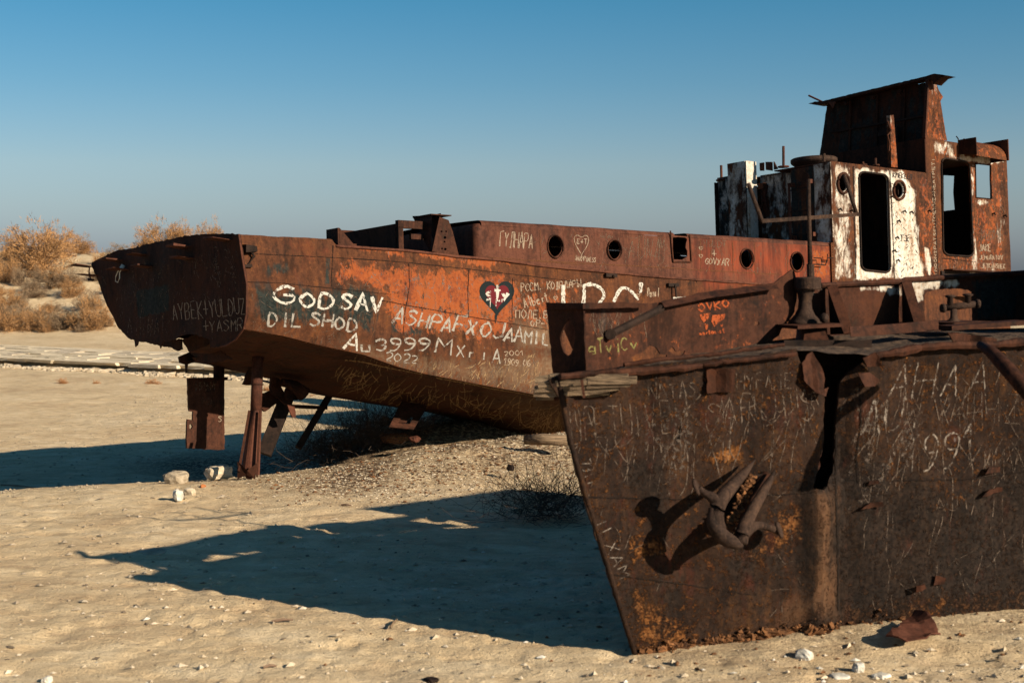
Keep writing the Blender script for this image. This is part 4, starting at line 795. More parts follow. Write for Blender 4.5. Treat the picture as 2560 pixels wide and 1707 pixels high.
T('trunk', 'ATJNAM', z3, (700, 505), (1000, 530), 48, 2.2, 'scratch_dim', jit=.1); T('trunk', 'GOVXAR', z3, (1310, 560), (1495, 570), 16, 2.4, 'scratch'); T('trunk', '+', z3, (1358, 505), (1405, 505), 18, 2.4, 'scratch'); T('trunk', 'NILDT', z3, (1290, 425), (1480, 425), 18, 2, 'scratch_dim'); T('trunk', 'Guldor', z3, (500, 355), (600, 362), 12, 2, 'scratch_dim')
for c in ((1275, 435), (1275, 495), (150, 820), (790, 800)): emit('painted_lettering', [ribbon('trunk' if c[0] > 1000 else 'hull', smooth_line([z3((c[0]+a, c[1]+b)) for a, b in ((0, 16), (-16, -4), (-8, -14), (0, -5), (8, -14), (16, -4), (0, 16))]), 2)], 'scratch', SA_, FA)
# heart
def heart(cx_, cy_, s, zf, n=40):
    P = []
    for k in range(n+1):
        t = 2*math.pi*k/n; x = 16*math.sin(t)**3; y = 13*math.cos(t)-5*math.cos(2*t)-2*math.cos(3*t)-math.cos(4*t); P.append(zf((cx_+x*s, cy_-y*s*1.15)))
    return A(P)
def fillpoly(key, P, step, mat, name, off=.004, parent=SA_, frame=FA):
    P = A(P, float); pts = densify(P, step); lo, hi = P.min(0), P.max(0); gx, gy = np.meshgrid(np.arange(lo[0], hi[0], step), np.arange(lo[1], hi[1], step)); gx, gy = gx.ravel(), gy.ravel(); m = sdist(gx, gy, P) > step*.4
    al = np.vstack([pts, np.stack([gx[m], gy[m]], 1)]); V2, _, Fs, *_ = delaunay_2d_cdt([Vector(p/1000) for p in al], [(i, (i+1) % len(pts)) for i in range(len(pts))], [], 0, 1e-7)
    V = [cast(key, v.x*1000, v.y*1000, off) for v in V2]; ce = A([np.mean([(V2[i].x*1000, V2[i].y*1000) for i in f], 0) for f in Fs]); ok = sdist(ce[:, 0], ce[:, 1], P) > 0
    Fs = [f for f, k in zip(Fs, ok) if k and all(V[i] is not None for i in f)]
    return mesh(name, (A([tuple(v) if v is not None else (0, 0, 0) for v in V]), Fs), M[mat], parent, frame, local=False)
fillpoly('hull', heart(945, 628, 6.6, z2)[:-1], 8, 'black_paint', 'painted_heart', .004); fillpoly('hull', heart(946, 624, 4.5, z2)[:-1], 8, 'heart_red', 'painted_heart', .007)
text('hull', 'sty', z2((880, 650)), z2((1020, 655)), 38, 8, 'white_paint', SA_, FA, jit=.03, off=.011)
emit('painted_lettering', [ribbon('hull', z2((c, 645), (c-2, l)), 2, .011) for c, l in ((905, 695), (940, 690), (975, 665), (990, 660))], 'white_paint', SA_, FA); emit('painted_lettering', [ribbon('hull', z2((c, 740), (c+1, l)), 3) for c, l in ((935, 790), (942, 772), (900, 740))], 'black_paint', SA_, FA)
# cabin / transom / rudder writing
T('cab', 'KMEKEEB', z4, (1322, 795), (1460, 810), 13, 2.6, 'black_scratch'); T('cab', 'TJK', z4, (1372, 1240), (1445, 1245), 15, 2.4, 'black_scratch'); T('cab', 'JAKE', z4, (1925, 1310), (2010, 1310), 17, 2.4, 'scratch'); T('cab', 'JETKINSHEK', z4, (1940, 1430), (2110, 1432), 12, 2, 'scratch'); T('cab', 'JEMURATOV', z4, (1925, 1370), (2095, 1370), 11, 2, 'scratch'); T('cab', 'JARCOSH', z4, (1925, 1230), (2095, 1235), 26, 2, 'scratch_dim')
text('cab', 'INOONZPATSEUTOEWWZANEATPETI', z4((1630, 1480)), z4((1612, 650)), 7, 1.8, 'scratch', SA_, FA)
T('transom', 'AYBEK+YULDUZ', z1, (540, 640), (930, 600), 42, 2.4, 'scratch', jit=.05); T('transom', '+YASMR', z1, (700, 700), (915, 690), 30, 2.2, 'scratch', jit=.05); T('transom', 'AdiRAT', z1, (300, 710), (500, 710), 44, 2.4, 'scratch_dim', jit=.08)
text('transom', '1990d', z1((750, 300)), z1((745, 420)), 10, 2, 'scratch_dim', SA_, FA); text('transom', 'gCemnod', z1((790, 460)), z1((770, 240)), 12, 2, 'scratch_dim', SA_, FA); text('transom', 'Suyod', z1((870, 450)), z1((830, 250)), 12, 2, 'scratch_dim', SA_, FA)
T('rud', 'ИРАИ', z1, (655, 1010), (760, 1010), 20, 2.2, 'scratch_dim'); T('rud', '+CA', z1, (680, 1080), (760, 1085), 18, 2, 'scratch_dim'); T('rud', 'S', z1, (775, 1175), (800, 1175), 16, 2, 'scratch')
T('aft', 'Al', z4, (90, 1090), (170, 1100), 22, 4, 'blue_paint')
# scratches and run marks
scribble('hull', z2((0, 960), (500, 1000), (950, 1010), (1200, 960), (1250, 1200), (900, 1160), (450, 1080), (100, 1010)), 200, 32, 115, 16, 1.7, 'scratch_dim', SA_, FA)
scribble('hull', z2((0, 960), (500, 1000), (950, 1010), (1200, 960), (1250, 1200), (900, 1160), (450, 1080), (100, 1010)), 70, 26, 115, 16, 1.8, 'tan_streak', SA_, FA)
scribble('hull', z2((0, 1040), (900, 1190), (1200, 1240), (1150, 1420), (900, 1350), (600, 1280), (250, 1260), (0, 1200)), 110, 60, 122, 9, 2.6, 'tan_streak', SA_, FA, name='mud_runs', curve=.38)
scribble('hull', z2((1180, 1280), (1330, 1260), (1330, 1480), (1160, 1470)), 60, 60, 110, 10, 2.6, 'tan_streak', SA_, FA, name='mud_runs', curve=.3)
scribble('hull', z2((1050, 520), (1450, 520), (1450, 900), (1050, 900)), 90, 30, 100, 50, 1.6, 'scratch_dim', SA_, FA); scribble('hull', z2((0, 430), (1000, 500), (1000, 880), (300, 850), (0, 700)), 90, 26, 95, 60, 1.4, 'scratch_dim', SA_, FA)
scribble('hull', z1((950, 450), (1640, 500), (1560, 800), (950, 690)), 90, 26, 95, 50, 1.4, 'scratch_dim', SA_, FA); scribble('transom', z1((130, 360), (880, 220), (910, 600), (740, 700), (330, 700)), 130, 34, 90, 25, 1.4, 'scratch_dim', SA_, FA)
scribble('cab', z4((900, 720), (1040, 740), (1060, 1480), (915, 1480)), 50, 30, 92, 8, 2, 'scratch_dim', SA_, FA); scribble('cab', z4((1600, 640), (2100, 700), (2120, 1460), (1640, 1460)), 80, 26, 95, 30, 1.4, 'scratch_dim', SA_, FA); scribble('cab', z4((1310, 800), (1470, 850), (1500, 1480), (1340, 1480)), 70, 10, 95, 60, 1.8, 'black_scratch', SA_, FA)
scribble('trunk', z3((0, 260), (2200, 400), (2200, 640), (0, 520)), 90, 26, 92, 30, 1.4, 'scratch_dim', SA_, FA)

# ================================================================ supports and things by the far wreck
def gthing(name, P0, label, cat, group=None): return empty(name, Frame(P0), label, cat, group)
q = FA.hit(*z1((987, 852), (972, 1120)).T, 1, 1.2); qw = FA.W(q); foot = ground(*z1((935, 1455)), .04)
t_ = gthing('support_post', foot, 'rusty pipe prop with a bent channel foot, standing under the stern', 'post'); fr = Frame(foot)
mesh('pipe', tube([qw[0]+A([0, 0, .12]), qw[1]+A([0, 0, -.1])], .085, 12), M['rust_trunk'], t_, fr, True, local=False)
mesh('pipe_collar', tube([qw[0]*.55+qw[1]*.45, qw[0]*.53+qw[1]*.47], .10, 12), M['rust_brown'], t_, fr, local=False)
a_, b_ = ptY(*z1((968, 1115)), qw[1][1]-.10), ptY(*z1((935, 1470)), foot[1]-.02)
def chan(u, v):
    p = a_*(1-v[..., None])+b_*v[..., None]; s = (u-.5)*2; wd = .085+.055*v; p = p+np.stack([s*wd, .10*np.abs(s)**1.5-.12*(np.abs(s) < .15)*0, 0*s], -1); p[..., 2] += .10*v*(np.sin(u*9)*.5); return p
g = grid(9, 20, chan); gb = (g[0]+A([0, .03, 0]), [f[::-1] for f in g[1]])
mesh('channel_foot', join(g, gb), M['rust_trunk'], t_, fr, local=False)
mesh('foot_fold', join(bar(a_+A([-.075, -.03, 0]), b_+A([-.13, -.05, .1]), .03, .05, (0, 1, 0)), bar(a_+A([.08, -.02, .0]), b_+A([.13, -.03, .02]), .025, .04, (0, 1, 0))), M['rust_brown'], t_, fr, local=False)
mesh('torn_corner', (A([b_+A([-.15, -.04, .25]), b_+A([.0, -.09, .12]), b_+A([.13, -.04, .22]), b_+A([.10, -.02, -.02]), b_+A([-.02, -.05, .05]), b_+A([-.16, -.02, -.02])]), [(0, 1, 4, 5), (1, 2, 3, 4)]), M['rust_dark'], t_, fr, local=False)
# trestle: two raking legs with a rung
l1 = [ptY(*z1((1140, 1040)), 22.6), ptY(*z1((1018, 1345)), 22.2)]; l2 = [ptY(*z1((1385, 1000)), 24.2), ptY(*z1((1198, 1312)), 23.6)]
t_ = gthing('trestle', l1[1], 'dark raking two-legged steel trestle with a cross rung, in the shade under the hull', 'trestle'); fr = Frame(l1[1])
mesh('leg', bar(l1[0], l1[1], .22, .12, (0, 1, 0)), M['steel_dark'], t_, fr, local=False); mesh('leg', bar(l2[0], l2[1], .11, .10, (0, 1, 0)), M['steel_dark'], t_, fr, local=False)
r_ = [l1[0]*.8+l1[1]*.2, l2[0]*.75+l2[1]*.25]; mesh('rung', bar(ptY(*z1((1165, 1092)), 22.6), ptY(*z1((1345, 1100)), 24.1), .06, .06), M['steel_dark'], t_, fr, local=False)
# timber block under keel
q = ptY(*z2((1225, 1497)), 21.9); vf = tube([q+A([-.28, .1, 0]), q+A([0, 0, .02]), q+A([.42, -.05, 0])], [.075, .09, .08], 14); o = mesh('keel_block', (vf[0]-q, vf[1]), M['wood'], None, Frame(q), True)
props(o, 'pale round block wedged on the sand mound beneath the orange hull', 'block')
def rock(name, px, py, wpx, hpx, mat, label, cat='rock', z=None, seed=0, flat=1.0, n=10, group=None, sub=14):
    g0 = ground(px, py, .0); z0 = gz(g0[0], g0[1]); g0 = ground(px, py, z0); D = g0[1]; r = wpx/2*D/F_PX; hh = hpx*D/F_PX
    th, ph = np.meshgrid(np.linspace(0, 2*math.pi, 17)[:-1], np.linspace(0, math.pi, 9), indexing='ij'); th, ph = th.ravel(), ph.ravel()
    d = np.stack([np.sin(ph)*np.cos(th), np.sin(ph)*np.sin(th), np.cos(ph)], 1); sq_ = np.sign(d)*np.abs(d)**.62
    k = 1+.22*fbm(d[:, 0]*1.7+seed, d[:, 1]*1.7, d[:, 2]*1.7, 3+seed, 3); V = sq_*k[:, None]*A([r, r*.8, hh*.55])+A([0, 0, hh*.42])
    Fs = [(i*9+j, ((i+1) % 16)*9+j, ((i+1) % 16)*9+j+1, i*9+j+1) for i in range(16) for j in range(8)]
    o = mesh(name, (V, Fs), M[mat], None, Frame(g0-A([0, 0, .01])), smooth=False); o.rotation_euler[2] = seed*.7; return props(o, label, cat, group)
rock('boulder', *z1((780, 1466)), 66, 31, 'stone', 'pale sandy limestone boulder beside the foot of the rusty pipe prop', seed=1)
rock('boulder', *z1((548, 1494)), 72, 30, 'stone_dark', 'squared brownish boulder lying left of the pale boulder, in the stern shadow', seed=2)
rock('stone', *z1((562, 1580)), 28, 24, 'stone_white', 'small bright white stone in front of the squared boulder', seed=3)
rock('stone', *z1((622, 1562)), 30, 20, 'stone', 'small tan stone right of the bright white stone', seed=4)
rock('brick', *z1((695, 1522)), 14, 10, 'brick', 'small orange brick fragment near the foot of the prop', 'brick', seed=5)
rock('slab', *z10((700, 600)), 76, 10, 'stone_dark', 'flat dusty slab half sunk in the bow shadow', 'slab', seed=6)
rock('stone', *z8((285, 1525)), 36, 26, 'stone_white', 'white angular stone at the lower right edge', seed=7)
rock('stone', *z8((20, 1460)), 44, 26, 'stone_white', 'cream stone lying below the crease in the near hull', seed=8)
rock('stone', *z8((200, 1556)), 50, 13, 'stone_white', 'flat white stone at the bottom, left of the angular white one', seed=9)
rock('stone', *z8((400, 1550)), 46, 12, 'stone_white', 'long thin white stone at the bottom right', seed=10)
rock('stone', *z10((215, 1180)), 28, 16, 'stone_white', 'rounded pale stone at the bottom left edge', seed=11)
rock('rust_lump', *z10((1950, 1176)), 40, 12, 'steel_dark', 'black rusty lump at the bottom centre edge', 'scrap', seed=12)
rock('rust_lump', *z10((2310, 222)), 18, 14, 'steel_dark', 'small dark twisted scrap on the lit mound slope', 'scrap', seed=13)
rock('scrap_block', *z2((330, 1505)), 70, 24, 'rust_trunk' if False else 'brick', 'orange-red slab of scrap on the mound beneath the hanging hatch', 'scrap', seed=14)
rock('scrap_block', *z2((450, 1500)), 28, 14, 'rust_trunk', 'small rusty chunk right of the orange slab on the mound', 'scrap', seed=15)
rock('scrap_block', *z2((242, 1512)), 24, 18, 'rust_dark', 'dark rusty chunk left of the orange slab on the mound', 'scrap', seed=16)
# rusty scrap sheet on the sand
P = z8((420, 1395), (520, 1415), (600, 1412), (690, 1375), (640, 1335), (560, 1310), (500, 1330), (480, 1365)); Gd = ground(P[:, 0], P[:, 1], .03); c0 = Gd.mean(0)
vf = sheet(densify(Gd[:, :2]-c0[:2], .05, .006), [], .05, lambda Q: np.stack([Q[:, 0], Q[:, 1], .10+.35*Q[:, 1]*0+.05*fbm(Q[:, 0]*5, Q[:, 1]*5, 0, 3, 2)+.12*Q[:, 1]], -1), .012, (0, 0, -1))
o = mesh('scrap_sheet', vf, M['rust_trunk'], None, Frame(c0)); props(o, 'crumpled flake of rusty sheet lying on the sand before the near hull', 'scrap')

# ================================================================ NEAR WRECK (hull B)
SB = empty('near_ship', FB, 'dark rusted bow of the near shipwreck with torn bulwark, filling the right foreground', 'ship')
def qB(x, z):     # local depth of near side plating
    fl = -.16*np.clip(z/2.4, 0, 1)**1.6*sstep(0, 2.5, x)
    crease = .15*np.exp(-((x-1.74)/.13)**2)*sstep(1.0, 1.5, z)-.09*np.exp(-((x-(1.62-.03*z))/.13)**2)*(1-sstep(1.0, 1.5, z))+.05*sstep(1.78, 1.86, x)
    return fl+crease+.05*sstep(2.2, 4.5, x)*0-.02*x+.034*fbm(x*1.1, z*1.1, 0, 5, 3)+.008*fbm(x*5, z*5, 0, 8, 3)+.012*np.cos(x*2*math.pi/.48+.6*np.sin(z*2))*sstep(.3, .9, z)
def surfB(P, off=0.0):
    y = np.zeros(len(P))
    for _ in range(5):
        H_ = FB.hit(P[:, 0], P[:, 1], 1, y) if False else hitv(FB, P, y); y = qB(H_[:, 0], H_[:, 2])-off
    return FB.W(hitv(FB, P, y))
def hitv(fr, P, val):
    c = fr.L(CAM); d = rays(P[:, 0], P[:, 1])@fr.R; t = (val-c[1])/d[:, 1]; return c+d*t[:, None]
nB = FB.R@A([0, 1, 0])
topB = [(1372, 950), (1400, 935), (1500, 925), (1633, 912), (1750, 900), (1850, 894), (1992, 872), (2001, 905), (2030, 912), (2055, 945), (2062, 1000), (2058, 1050), (2060, 1100), (2046, 1175), (2032, 1218), (2060, 1225), (2082, 1180), (2090, 1050), (2098, 960), (2120, 930), (2165, 900), (2190, 888), (2286, 870), (2350, 862), (2470, 858), (2560, 850), (2800, 840)]
botB = [(2800, 1620), (2560, 1588), (2382, 1570), (2255, 1578), (2110, 1592), (2051, 1595), (1880, 1608), (1746, 1625), (1586, 1648)]
stem = [(1575, 1600), (1540, 1500), (1500, 1370), (1455, 1230), (1420, 1100), (1402, 1001)]
outB = densify(A(topB+botB+stem), 12, 1.2)
vf = sheet(outB, [], 14, surfB, .03, nB); vl = FB.L(vf[0]); px, py = project(vf[0])
atB = {'flake': 1.25*np.maximum.reduce([pmask(px, py, z7((1100, 380), (1260, 340), (1250, 460), (1080, 480), (980, 470)), 30, .62), pmask(px, py, z7((580, 850), (830, 840), (820, 1000), (600, 1050)), 50, .48), pmask(px, py, z7((1400, 690), (1600, 680), (1640, 900), (1500, 1000), (1200, 1060), (1080, 960), (1300, 900)), 50, .46), pmask(px, py, z7((580, 1150), (720, 1150), (1000, 1420), (1700, 1330), (1700, 1500), (640, 1560)), 60, .50), pmask(px, py, z8((200, 1150), (1300, 1050), (1300, 1350), (100, 1400)), 80, .44), .30+0*px]),
       'soot': np.maximum.reduce([pmask(px, py, z8((150, 560), (1300, 560), (1300, 1300), (900, 1250), (200, 1250)), 200, .9), pmask(px, py, z7((500, 450), (760, 450), (760, 640), (550, 640)), 60, .7), pmask(px, py, z7((560, 1150), (1500, 1000), (1500, 1500), (640, 1500)), 160, .45), 0*px]),
       'pale': np.maximum.reduce([pmask(px, py, z7((1640, 620), (1760, 640), (1760, 1300), (1450, 1340), (1600, 1200)), 60, .22), pmask(px, py, z7((260, 160), (1250, 60), (1250, 300), (350, 420)), 120, .12)]), 'red': pmask(px, py, z7((250, 100), (1700, 50), (1690, 450), (1200, 350), (500, 620), (1500, 800), (1500, 1200), (600, 1350)), 160, .10), 'umber': pmask(px, py, z7((1630, 600), (1770, 620), (1775, 1340), (1400, 1400), (1560, 1200), (1620, 900)), 70, .62)}  # pale and umber on the fold ridge paint in its sunlit look
nb = mesh('hull_plating', (vl, vf[1]), M['rust_fore'], SB, attrs=atB, smooth=False)
# stem bar
st = A([(1575+14, 1640), (1545, 1500), (1506, 1370), (1462, 1230), (1425, 1100), (1406, 1001), (1396, 940)]); S3 = surfB(st, .0); mesh('stem_bar', tube(S3, .022, 8), M['rust_fore'], SB, FB, True, local=False)
# far side of the bow: curve of the other side (world X, Y)
FC = A([(.42, 11.42), (1.1, 11.95), (1.96, 12.5), (3.0, 13.05), (4.05, 13.55), (5.05, 14.0), (6.3, 14.4), (9.5, 15.2)])
def farc(s): k = np.linspace(0, 1, len(FC)); return np.interp(s, k, FC[:, 0]), np.interp(s, k, FC[:, 1])
def farside(u, v):
    X, Y = farc(u); bx, by = .97+(X-.42)*.98, 11.2+(Y-11.42)*.80; zt = 2.2+.25*sstep(0, .5, u)
    return np.stack([X*(1-v)+bx*v, Y*(1-v)+by*v, zt*(1-v)-.1*v], -1)
mesh('far_side_plating', grid(60, 16, farside), M['rust_dark'], SB, FB, local=False)
# deck
nearc = surfB(A([(1400, 936), (1633, 912), (1850, 892), (1990, 872), (2190, 888), (2400, 860), (2560, 850), (2800, 840)]))
def deckf(u, v):
    X, Y = farc(u); nx, ny, nz = [np.interp(u, [0, .12, .24, .31, .42, .52, .6, 1], nearc[:, i]) for i in range(3)]
    zt = 2.2+.25*sstep(0, .5, u); X2, Y2 = nx*(1-v)+X*v, ny*(1-v)+Y*v
    z = nz*(1-v)+zt*v+.014*fbm(X2*5, Y2*5, 0, 3, 4)-.012
    return np.stack([X2, Y2, z], -1)
M['deck_dirt'] = plain('deck_dirt', (.018, .014, .012), (.10, .062, .038), 14, .95, 1, dist=.02)
dk = mesh('deck', grid(170, 40, deckf), M['deck_dirt'], SB, FB, local=False)
# rub rail along the deck edge, torn at the crease
def edge(P, r, nm='rub_rail', mat='rust_foreb', off=.06):
    Q = densify(A(P, float), 14, 1.2, False); V = surfB(Q, off); mesh(nm, tube(V, r*(1+.25*fbm(Q[:, 0]*.05, 0, 0, 5, 2)), 7), M[mat], SB, FB, False, local=False)
edge([(1400, 941), (1500, 933), (1633, 926), (1755, 915)], .028); edge([(1760, 912), (1850, 900), (1990, 885)], .02, mat='rust_foreb')
edge([(2190, 890), (2286, 872), (2350, 864), (2480, 862), (2640, 850)], .035)
edge([(1560, 912), (1640, 900), (1800, 885), (1960, 862)], .018, mat='rust_foreb', off=-.15)
# bulwark plates: vertical sheets over the far curve
cpx = [(1280+F_PX*x/y, y) for x, y in FC]
def Yc(px): return np.interp(px, [1455]+[c[0] for c in cpx[2:]], [11.36]+[c[1] for c in cpx[2:]])
def surfC(P, off=0.0): return ptY(P[:, 0], P[:, 1], Yc(P[:, 0])-off+.015*fbm(P[:, 0]*.012, P[:, 1]*.012, 0, 4, 3))
def bul(name, P, holes=(), mat='rust_foreb', jag=1.2, at=None, off=0.0, thick=.02, step=14):
    vf = sheet(densify(A(P, float), step, jag), [densify(A(h, float), 6, .8) for h in holes], step, lambda Q: surfC(Q, off), thick, (-.4, .9, 0)); px, py = project(vf[0])
    return mesh(name, vf, M[mat], SB, FB, local=False, attrs=at(px, py) if at else None)
P1 = np.vstack([z5((490, 350), (850, 352), (1150, 345), (1200, 340), (1400, 295), (1590, 250), (1900, 210), (2200, 168), (2255, 120)), z3((1930, 640), (1980, 600), (2000, 612), (2015, 680), (2020, 800), (2000, 930), (1960, 990), (1900, 1060), (1880, 1110), (1840, 1135), (1800, 1195), (1600, 1235), (1350, 1268)), z5((1140, 885), (900, 900), (520, 970))])
bw = bul('bulwark_plate', P1, [z5((1480, 800), (1560, 812), (1610, 815), (1600, 840), (1500, 838)), z5((1250, 775), (1290, 735), (1320, 780), (1400, 770), (1370, 830), (1290, 800)), z5((920, 830), (1010, 790), (1090, 720), (1140, 740), (1180, 800), (1240, 810), (1230, 860), (1130, 880), (930, 872)), z5((2005, 520), (2060, 515), (2062, 540), (2040, 548), (2008, 545))],
         at=lambda px, py: {'dark': pmask(px, py, z5((520, 380), (1080, 380), (1080, 600), (520, 700)), 120, .40), 'orange': .22+0*px})
# mooring panel at the stemhead (shade side) with an eye-shaped hole
pL, pR = A([.275, 11.62]), A([.556, 11.33])
pan = z5((160, 352), (490, 350), (520, 985), (225, 995)); hol = z5((365, 485), (400, 540), (420, 600), (415, 690), (400, 755), (380, 800), (350, 820), (320, 790), (295, 720), (285, 650), (300, 600), (325, 540))
def surfP(P):
    # vertical plane through pL, pR
    d = rays(P[:, 0], P[:, 1]); n = A([-(pR-pL)[1], (pR-pL)[0]]); t = (n@pL)/(d[:, :2]@n); return CAM+d*t[:, None]
mp = mesh('mooring_panel', sheet(densify(pan, 12, .6), [densify(hol, 5)], 14, surfP, .02, (.6, .7, 0)), M['rust_dark'], SB, FB, local=False)
mesh('stemhead_cap', sheet(densify(z5((155, 345), (490, 348), (850, 340), (1040, 358), (1035, 385), (850, 390), (490, 400), (180, 405)), 12, .5), [], 14, lambda Q: ptY(Q[:, 0], Q[:, 1], np.interp(Q[:, 0], [1365, 1457, 1620], [11.58, 11.26, 11.72])), .05, (.3, .9, 0)), M['rust_dark'], SB, FB, local=False)
# horizontal bulwark flange and inner plate seen through the hole
a_ = ptY(1470, 762, 11.3); mesh('inner_plate', (A([ptY(*z5((290, 470)), 11.95), ptY(*z5((430, 460)), 11.9), ptY(*z5((430, 700)), 11.9), ptY(*z5((395, 760)), 11.93), ptY(*z5((300, 540)), 11.98)]), [(0, 1, 2, 3, 4)]), M['rust_trunk'], SB, FB, local=False)
s0, s1 = surfC(A([z5((1190, 395))]), .06)[0], surfC(A([z5((735, 625))]), .04)[0]; mesh('shadow_bar', join(tube([s0, s1], .035, 8), lathe(s1, [(.045, -.03), (.045, .03)], 10, (0, 1, 0))), M['steel_dark'], SB, FB, local=False)  # dark bar in place of a shadow falling across the plate
# folded lip on the bulwark's top edge
L_ = surfC(z5((1185, 330), (1400, 288), (1590, 248), (1900, 208), (2200, 166)), .02); L2 = L_+A([.02, -.10, -.02]); L2[:, 2] -= .03
mesh('folded_lip', (np.vstack([L_, L2]), [(i, i+1, i+6, i+5) for i in range(4)]), M['rust_foreb'], SB, FB, local=False)
# second bulwark run with frames
P2 = z6((540, 262), (620, 258), (1260, 228), (1290, 214), (1750, 188), (2352, 150), (2600, 140), (2600, 600), (1900, 600), (1700, 625), (1400, 640), (1300, 645), (800, 690), (640, 700), (540, 710), (400, 700), (440, 300))
op = z6((1468, 350), (1485, 320), (1560, 300), (1720, 290), (1860, 300), (1895, 320), (1900, 420), (1900, 606), (1590, 615), (1480, 622), (1466, 480))
b2 = bul('bulwark_plate', P2, [op], at=lambda px, py: {'white': np.maximum.reduce([pmask(px, py, z6((860, 260), (1260, 235), (1262, 360), (1150, 350), (1000, 300), (880, 300)), 9, .62), pmask(px, py, z6((1300, 215), (1780, 190), (1780, 280), (1500, 310), (1460, 340), (1465, 470), (1430, 460), (1330, 400)), 10, .66), pmask(px, py, z6((640, 258), (860, 248), (860, 275), (640, 285)), 8, .5)]), 'dark': pmask(px, py, z6((1900, 180), (2352, 150), (2352, 560), (1900, 600)), 40, .7)}, off=-.02)  # dark mask at the right end paints in the deckhouse's cast shade
mesh('bulwark_cap_rail', tube(surfC(densify(z6((540, 262), (1260, 228), (1290, 212), (1750, 186), (2352, 148), (2600, 136)), 30, .5, False), .0), .025, 7), M['rust_brown'], SB, FB, local=False)
for (t0, t1, b0, b1) in (((605, 262), (640, 268), (790, 690), (625, 700)), ((1262, 228), (1300, 225), (1420, 615), (1268, 640))):
    tp = surfC(A([z6(t0), z6(b1)]), .02); pr = A([z6(t1), z6(b0)]); y = Yc(z6(t0)[0]); pr3 = A([ptY(*pr[0], y-.12), ptY(*pr[1], y-.42)])
    mesh('bulwark_stay', (np.concatenate([A([tp[0], pr3[0], pr3[1], tp[1]]), A([tp[0], pr3[0], pr3[1], tp[1]])+A([.02, 0, 0])]), [(0, 1, 2, 3), (7, 6, 5, 4), (1, 5, 6, 2), (0, 4, 5, 1)]), M['steel_dark'], SB, FB, local=False)
    mesh('stay_flange', bar(pr3[0]+A([-.0, -.01, 0]), pr3[1]+A([-.0, -.01, 0]), .09, .018, (0, 1, 0)), M['rust_foreb'], SB, FB, local=False)
# crank capstan on pedestal
YW = 12.75; W = lambda x, y, dy=0: ptY(x, y, YW+dy)
t_ = SB
mesh('crank_pole', tube([W(2022, 448), W(2023, 560), W(2026, 700)], [.014, .018, .024], 10), M['steel'], t_, FB, True, local=False)
mesh('pole_collar', tube([W(2026, 660), W(2027, 700)], .034, 10), M['steel'], t_, FB, local=False)
mesh('crossbar', bar(W(1903, 553, -.2), W(2146, 536, .25), .030, .034), M['steel'], t_, FB, local=False)
mesh('crank_arm', tube([W(1870, 458, -.2), W(1906, 556, -.2)], .019, 8), M['steel'], t_, FB, True, local=False); mesh('crank_arm', tube([W(2110, 436, .25), W(2143, 540, .25)], .019, 8), M['steel'], t_, FB, True, local=False)
c = W(2019, 724); k = YW/F_PX
mesh('capstan_drum', lathe(c, [(31*k, 0), (33*k, 3*k), (33*k, 28*k), (30*k, 31*k), (3*k, 32*k)], 28), M['steel'], t_, FB, False, local=False)
cb = W(2012, 812); mesh('pedestal', lathe(cb, [(44*k, 0), (40*k, 10*k), (26*k, 24*k), (18*k, 40*k), (16*k, 60*k), (20*k, 80*k), (26*k, 89*k)], 24), M['steel'], t_, FB, True, local=False)
mesh('pedestal_plate', bar(W(1958, 816, -.15), W(2070, 810, .0), .50, .03), M['rust_brown'], t_, FB, local=False)
v_ = [W(2012, 822, -.2), W(2060, 820, -.2), W(2076, 858, -.35), W(2008, 862, -.35)]; mesh('pedestal_foot', (A(v_+[p+A([0, .35, 0]) for p in v_]), [(3, 2, 1, 0), (0, 1, 5, 4), (1, 2, 6, 5), (3, 0, 4, 7)]), M['rust_foreb'], t_, FB, local=False)
mesh('pedestal_knob', lathe(W(2060, 795, -.2), [(.005, -.045), (.035, -.03), (.045, 0), (.035, .03), (.005, .045)], 12), M['steel'], t_, FB, True, local=False)
# cross bitts at the mooring opening
YT = 13.0; Wt = lambda x, y, dy=0: ptY(*z6((x, y)), YT+dy); k = YT/F_PX/3.5636
mesh('bitt_bar', tube([Wt(1625, 465), Wt(1945, 425)], 30*k, 12), M['steel'], t_, FB, True, local=False)
for c in ((1632, 465), (1938, 425)): mesh('bitt_end', lathe(Wt(*c), [(12*k, -20*k), (38*k, -18*k), (40*k, 0), (38*k, 14*k), (12*k, 20*k)], 14, A([.95, .2, 0])), M['steel'], t_, FB, True, local=False)
for cx_, ty in ((1693, 355), (1850, 342)):
    a_ = Wt(cx_, 440); b_ = Wt(cx_, ty); mesh('bitt_post', lathe(a_, [(27*k, 0), (25*k, (b_-a_)[2]-20*k), (45*k, (b_-a_)[2]-10*k), (47*k, (b_-a_)[2]), (30*k, (b_-a_)[2]+8*k)], 16), M['steel'], t_, FB, True, local=False)
a_ = Wt(1725, 600); mesh('bitt_stem', lathe(a_, [(90*k, 0), (60*k, 20*k), (32*k, 50*k), (28*k, 130*k)], 14), M['steel'], t_, FB, True, local=False)
mesh('bitt_base', bar(Wt(1570, 612, -.1), Wt(1900, 598, .1), .45, .05), M['rust_foreb'], t_, FB, local=False)
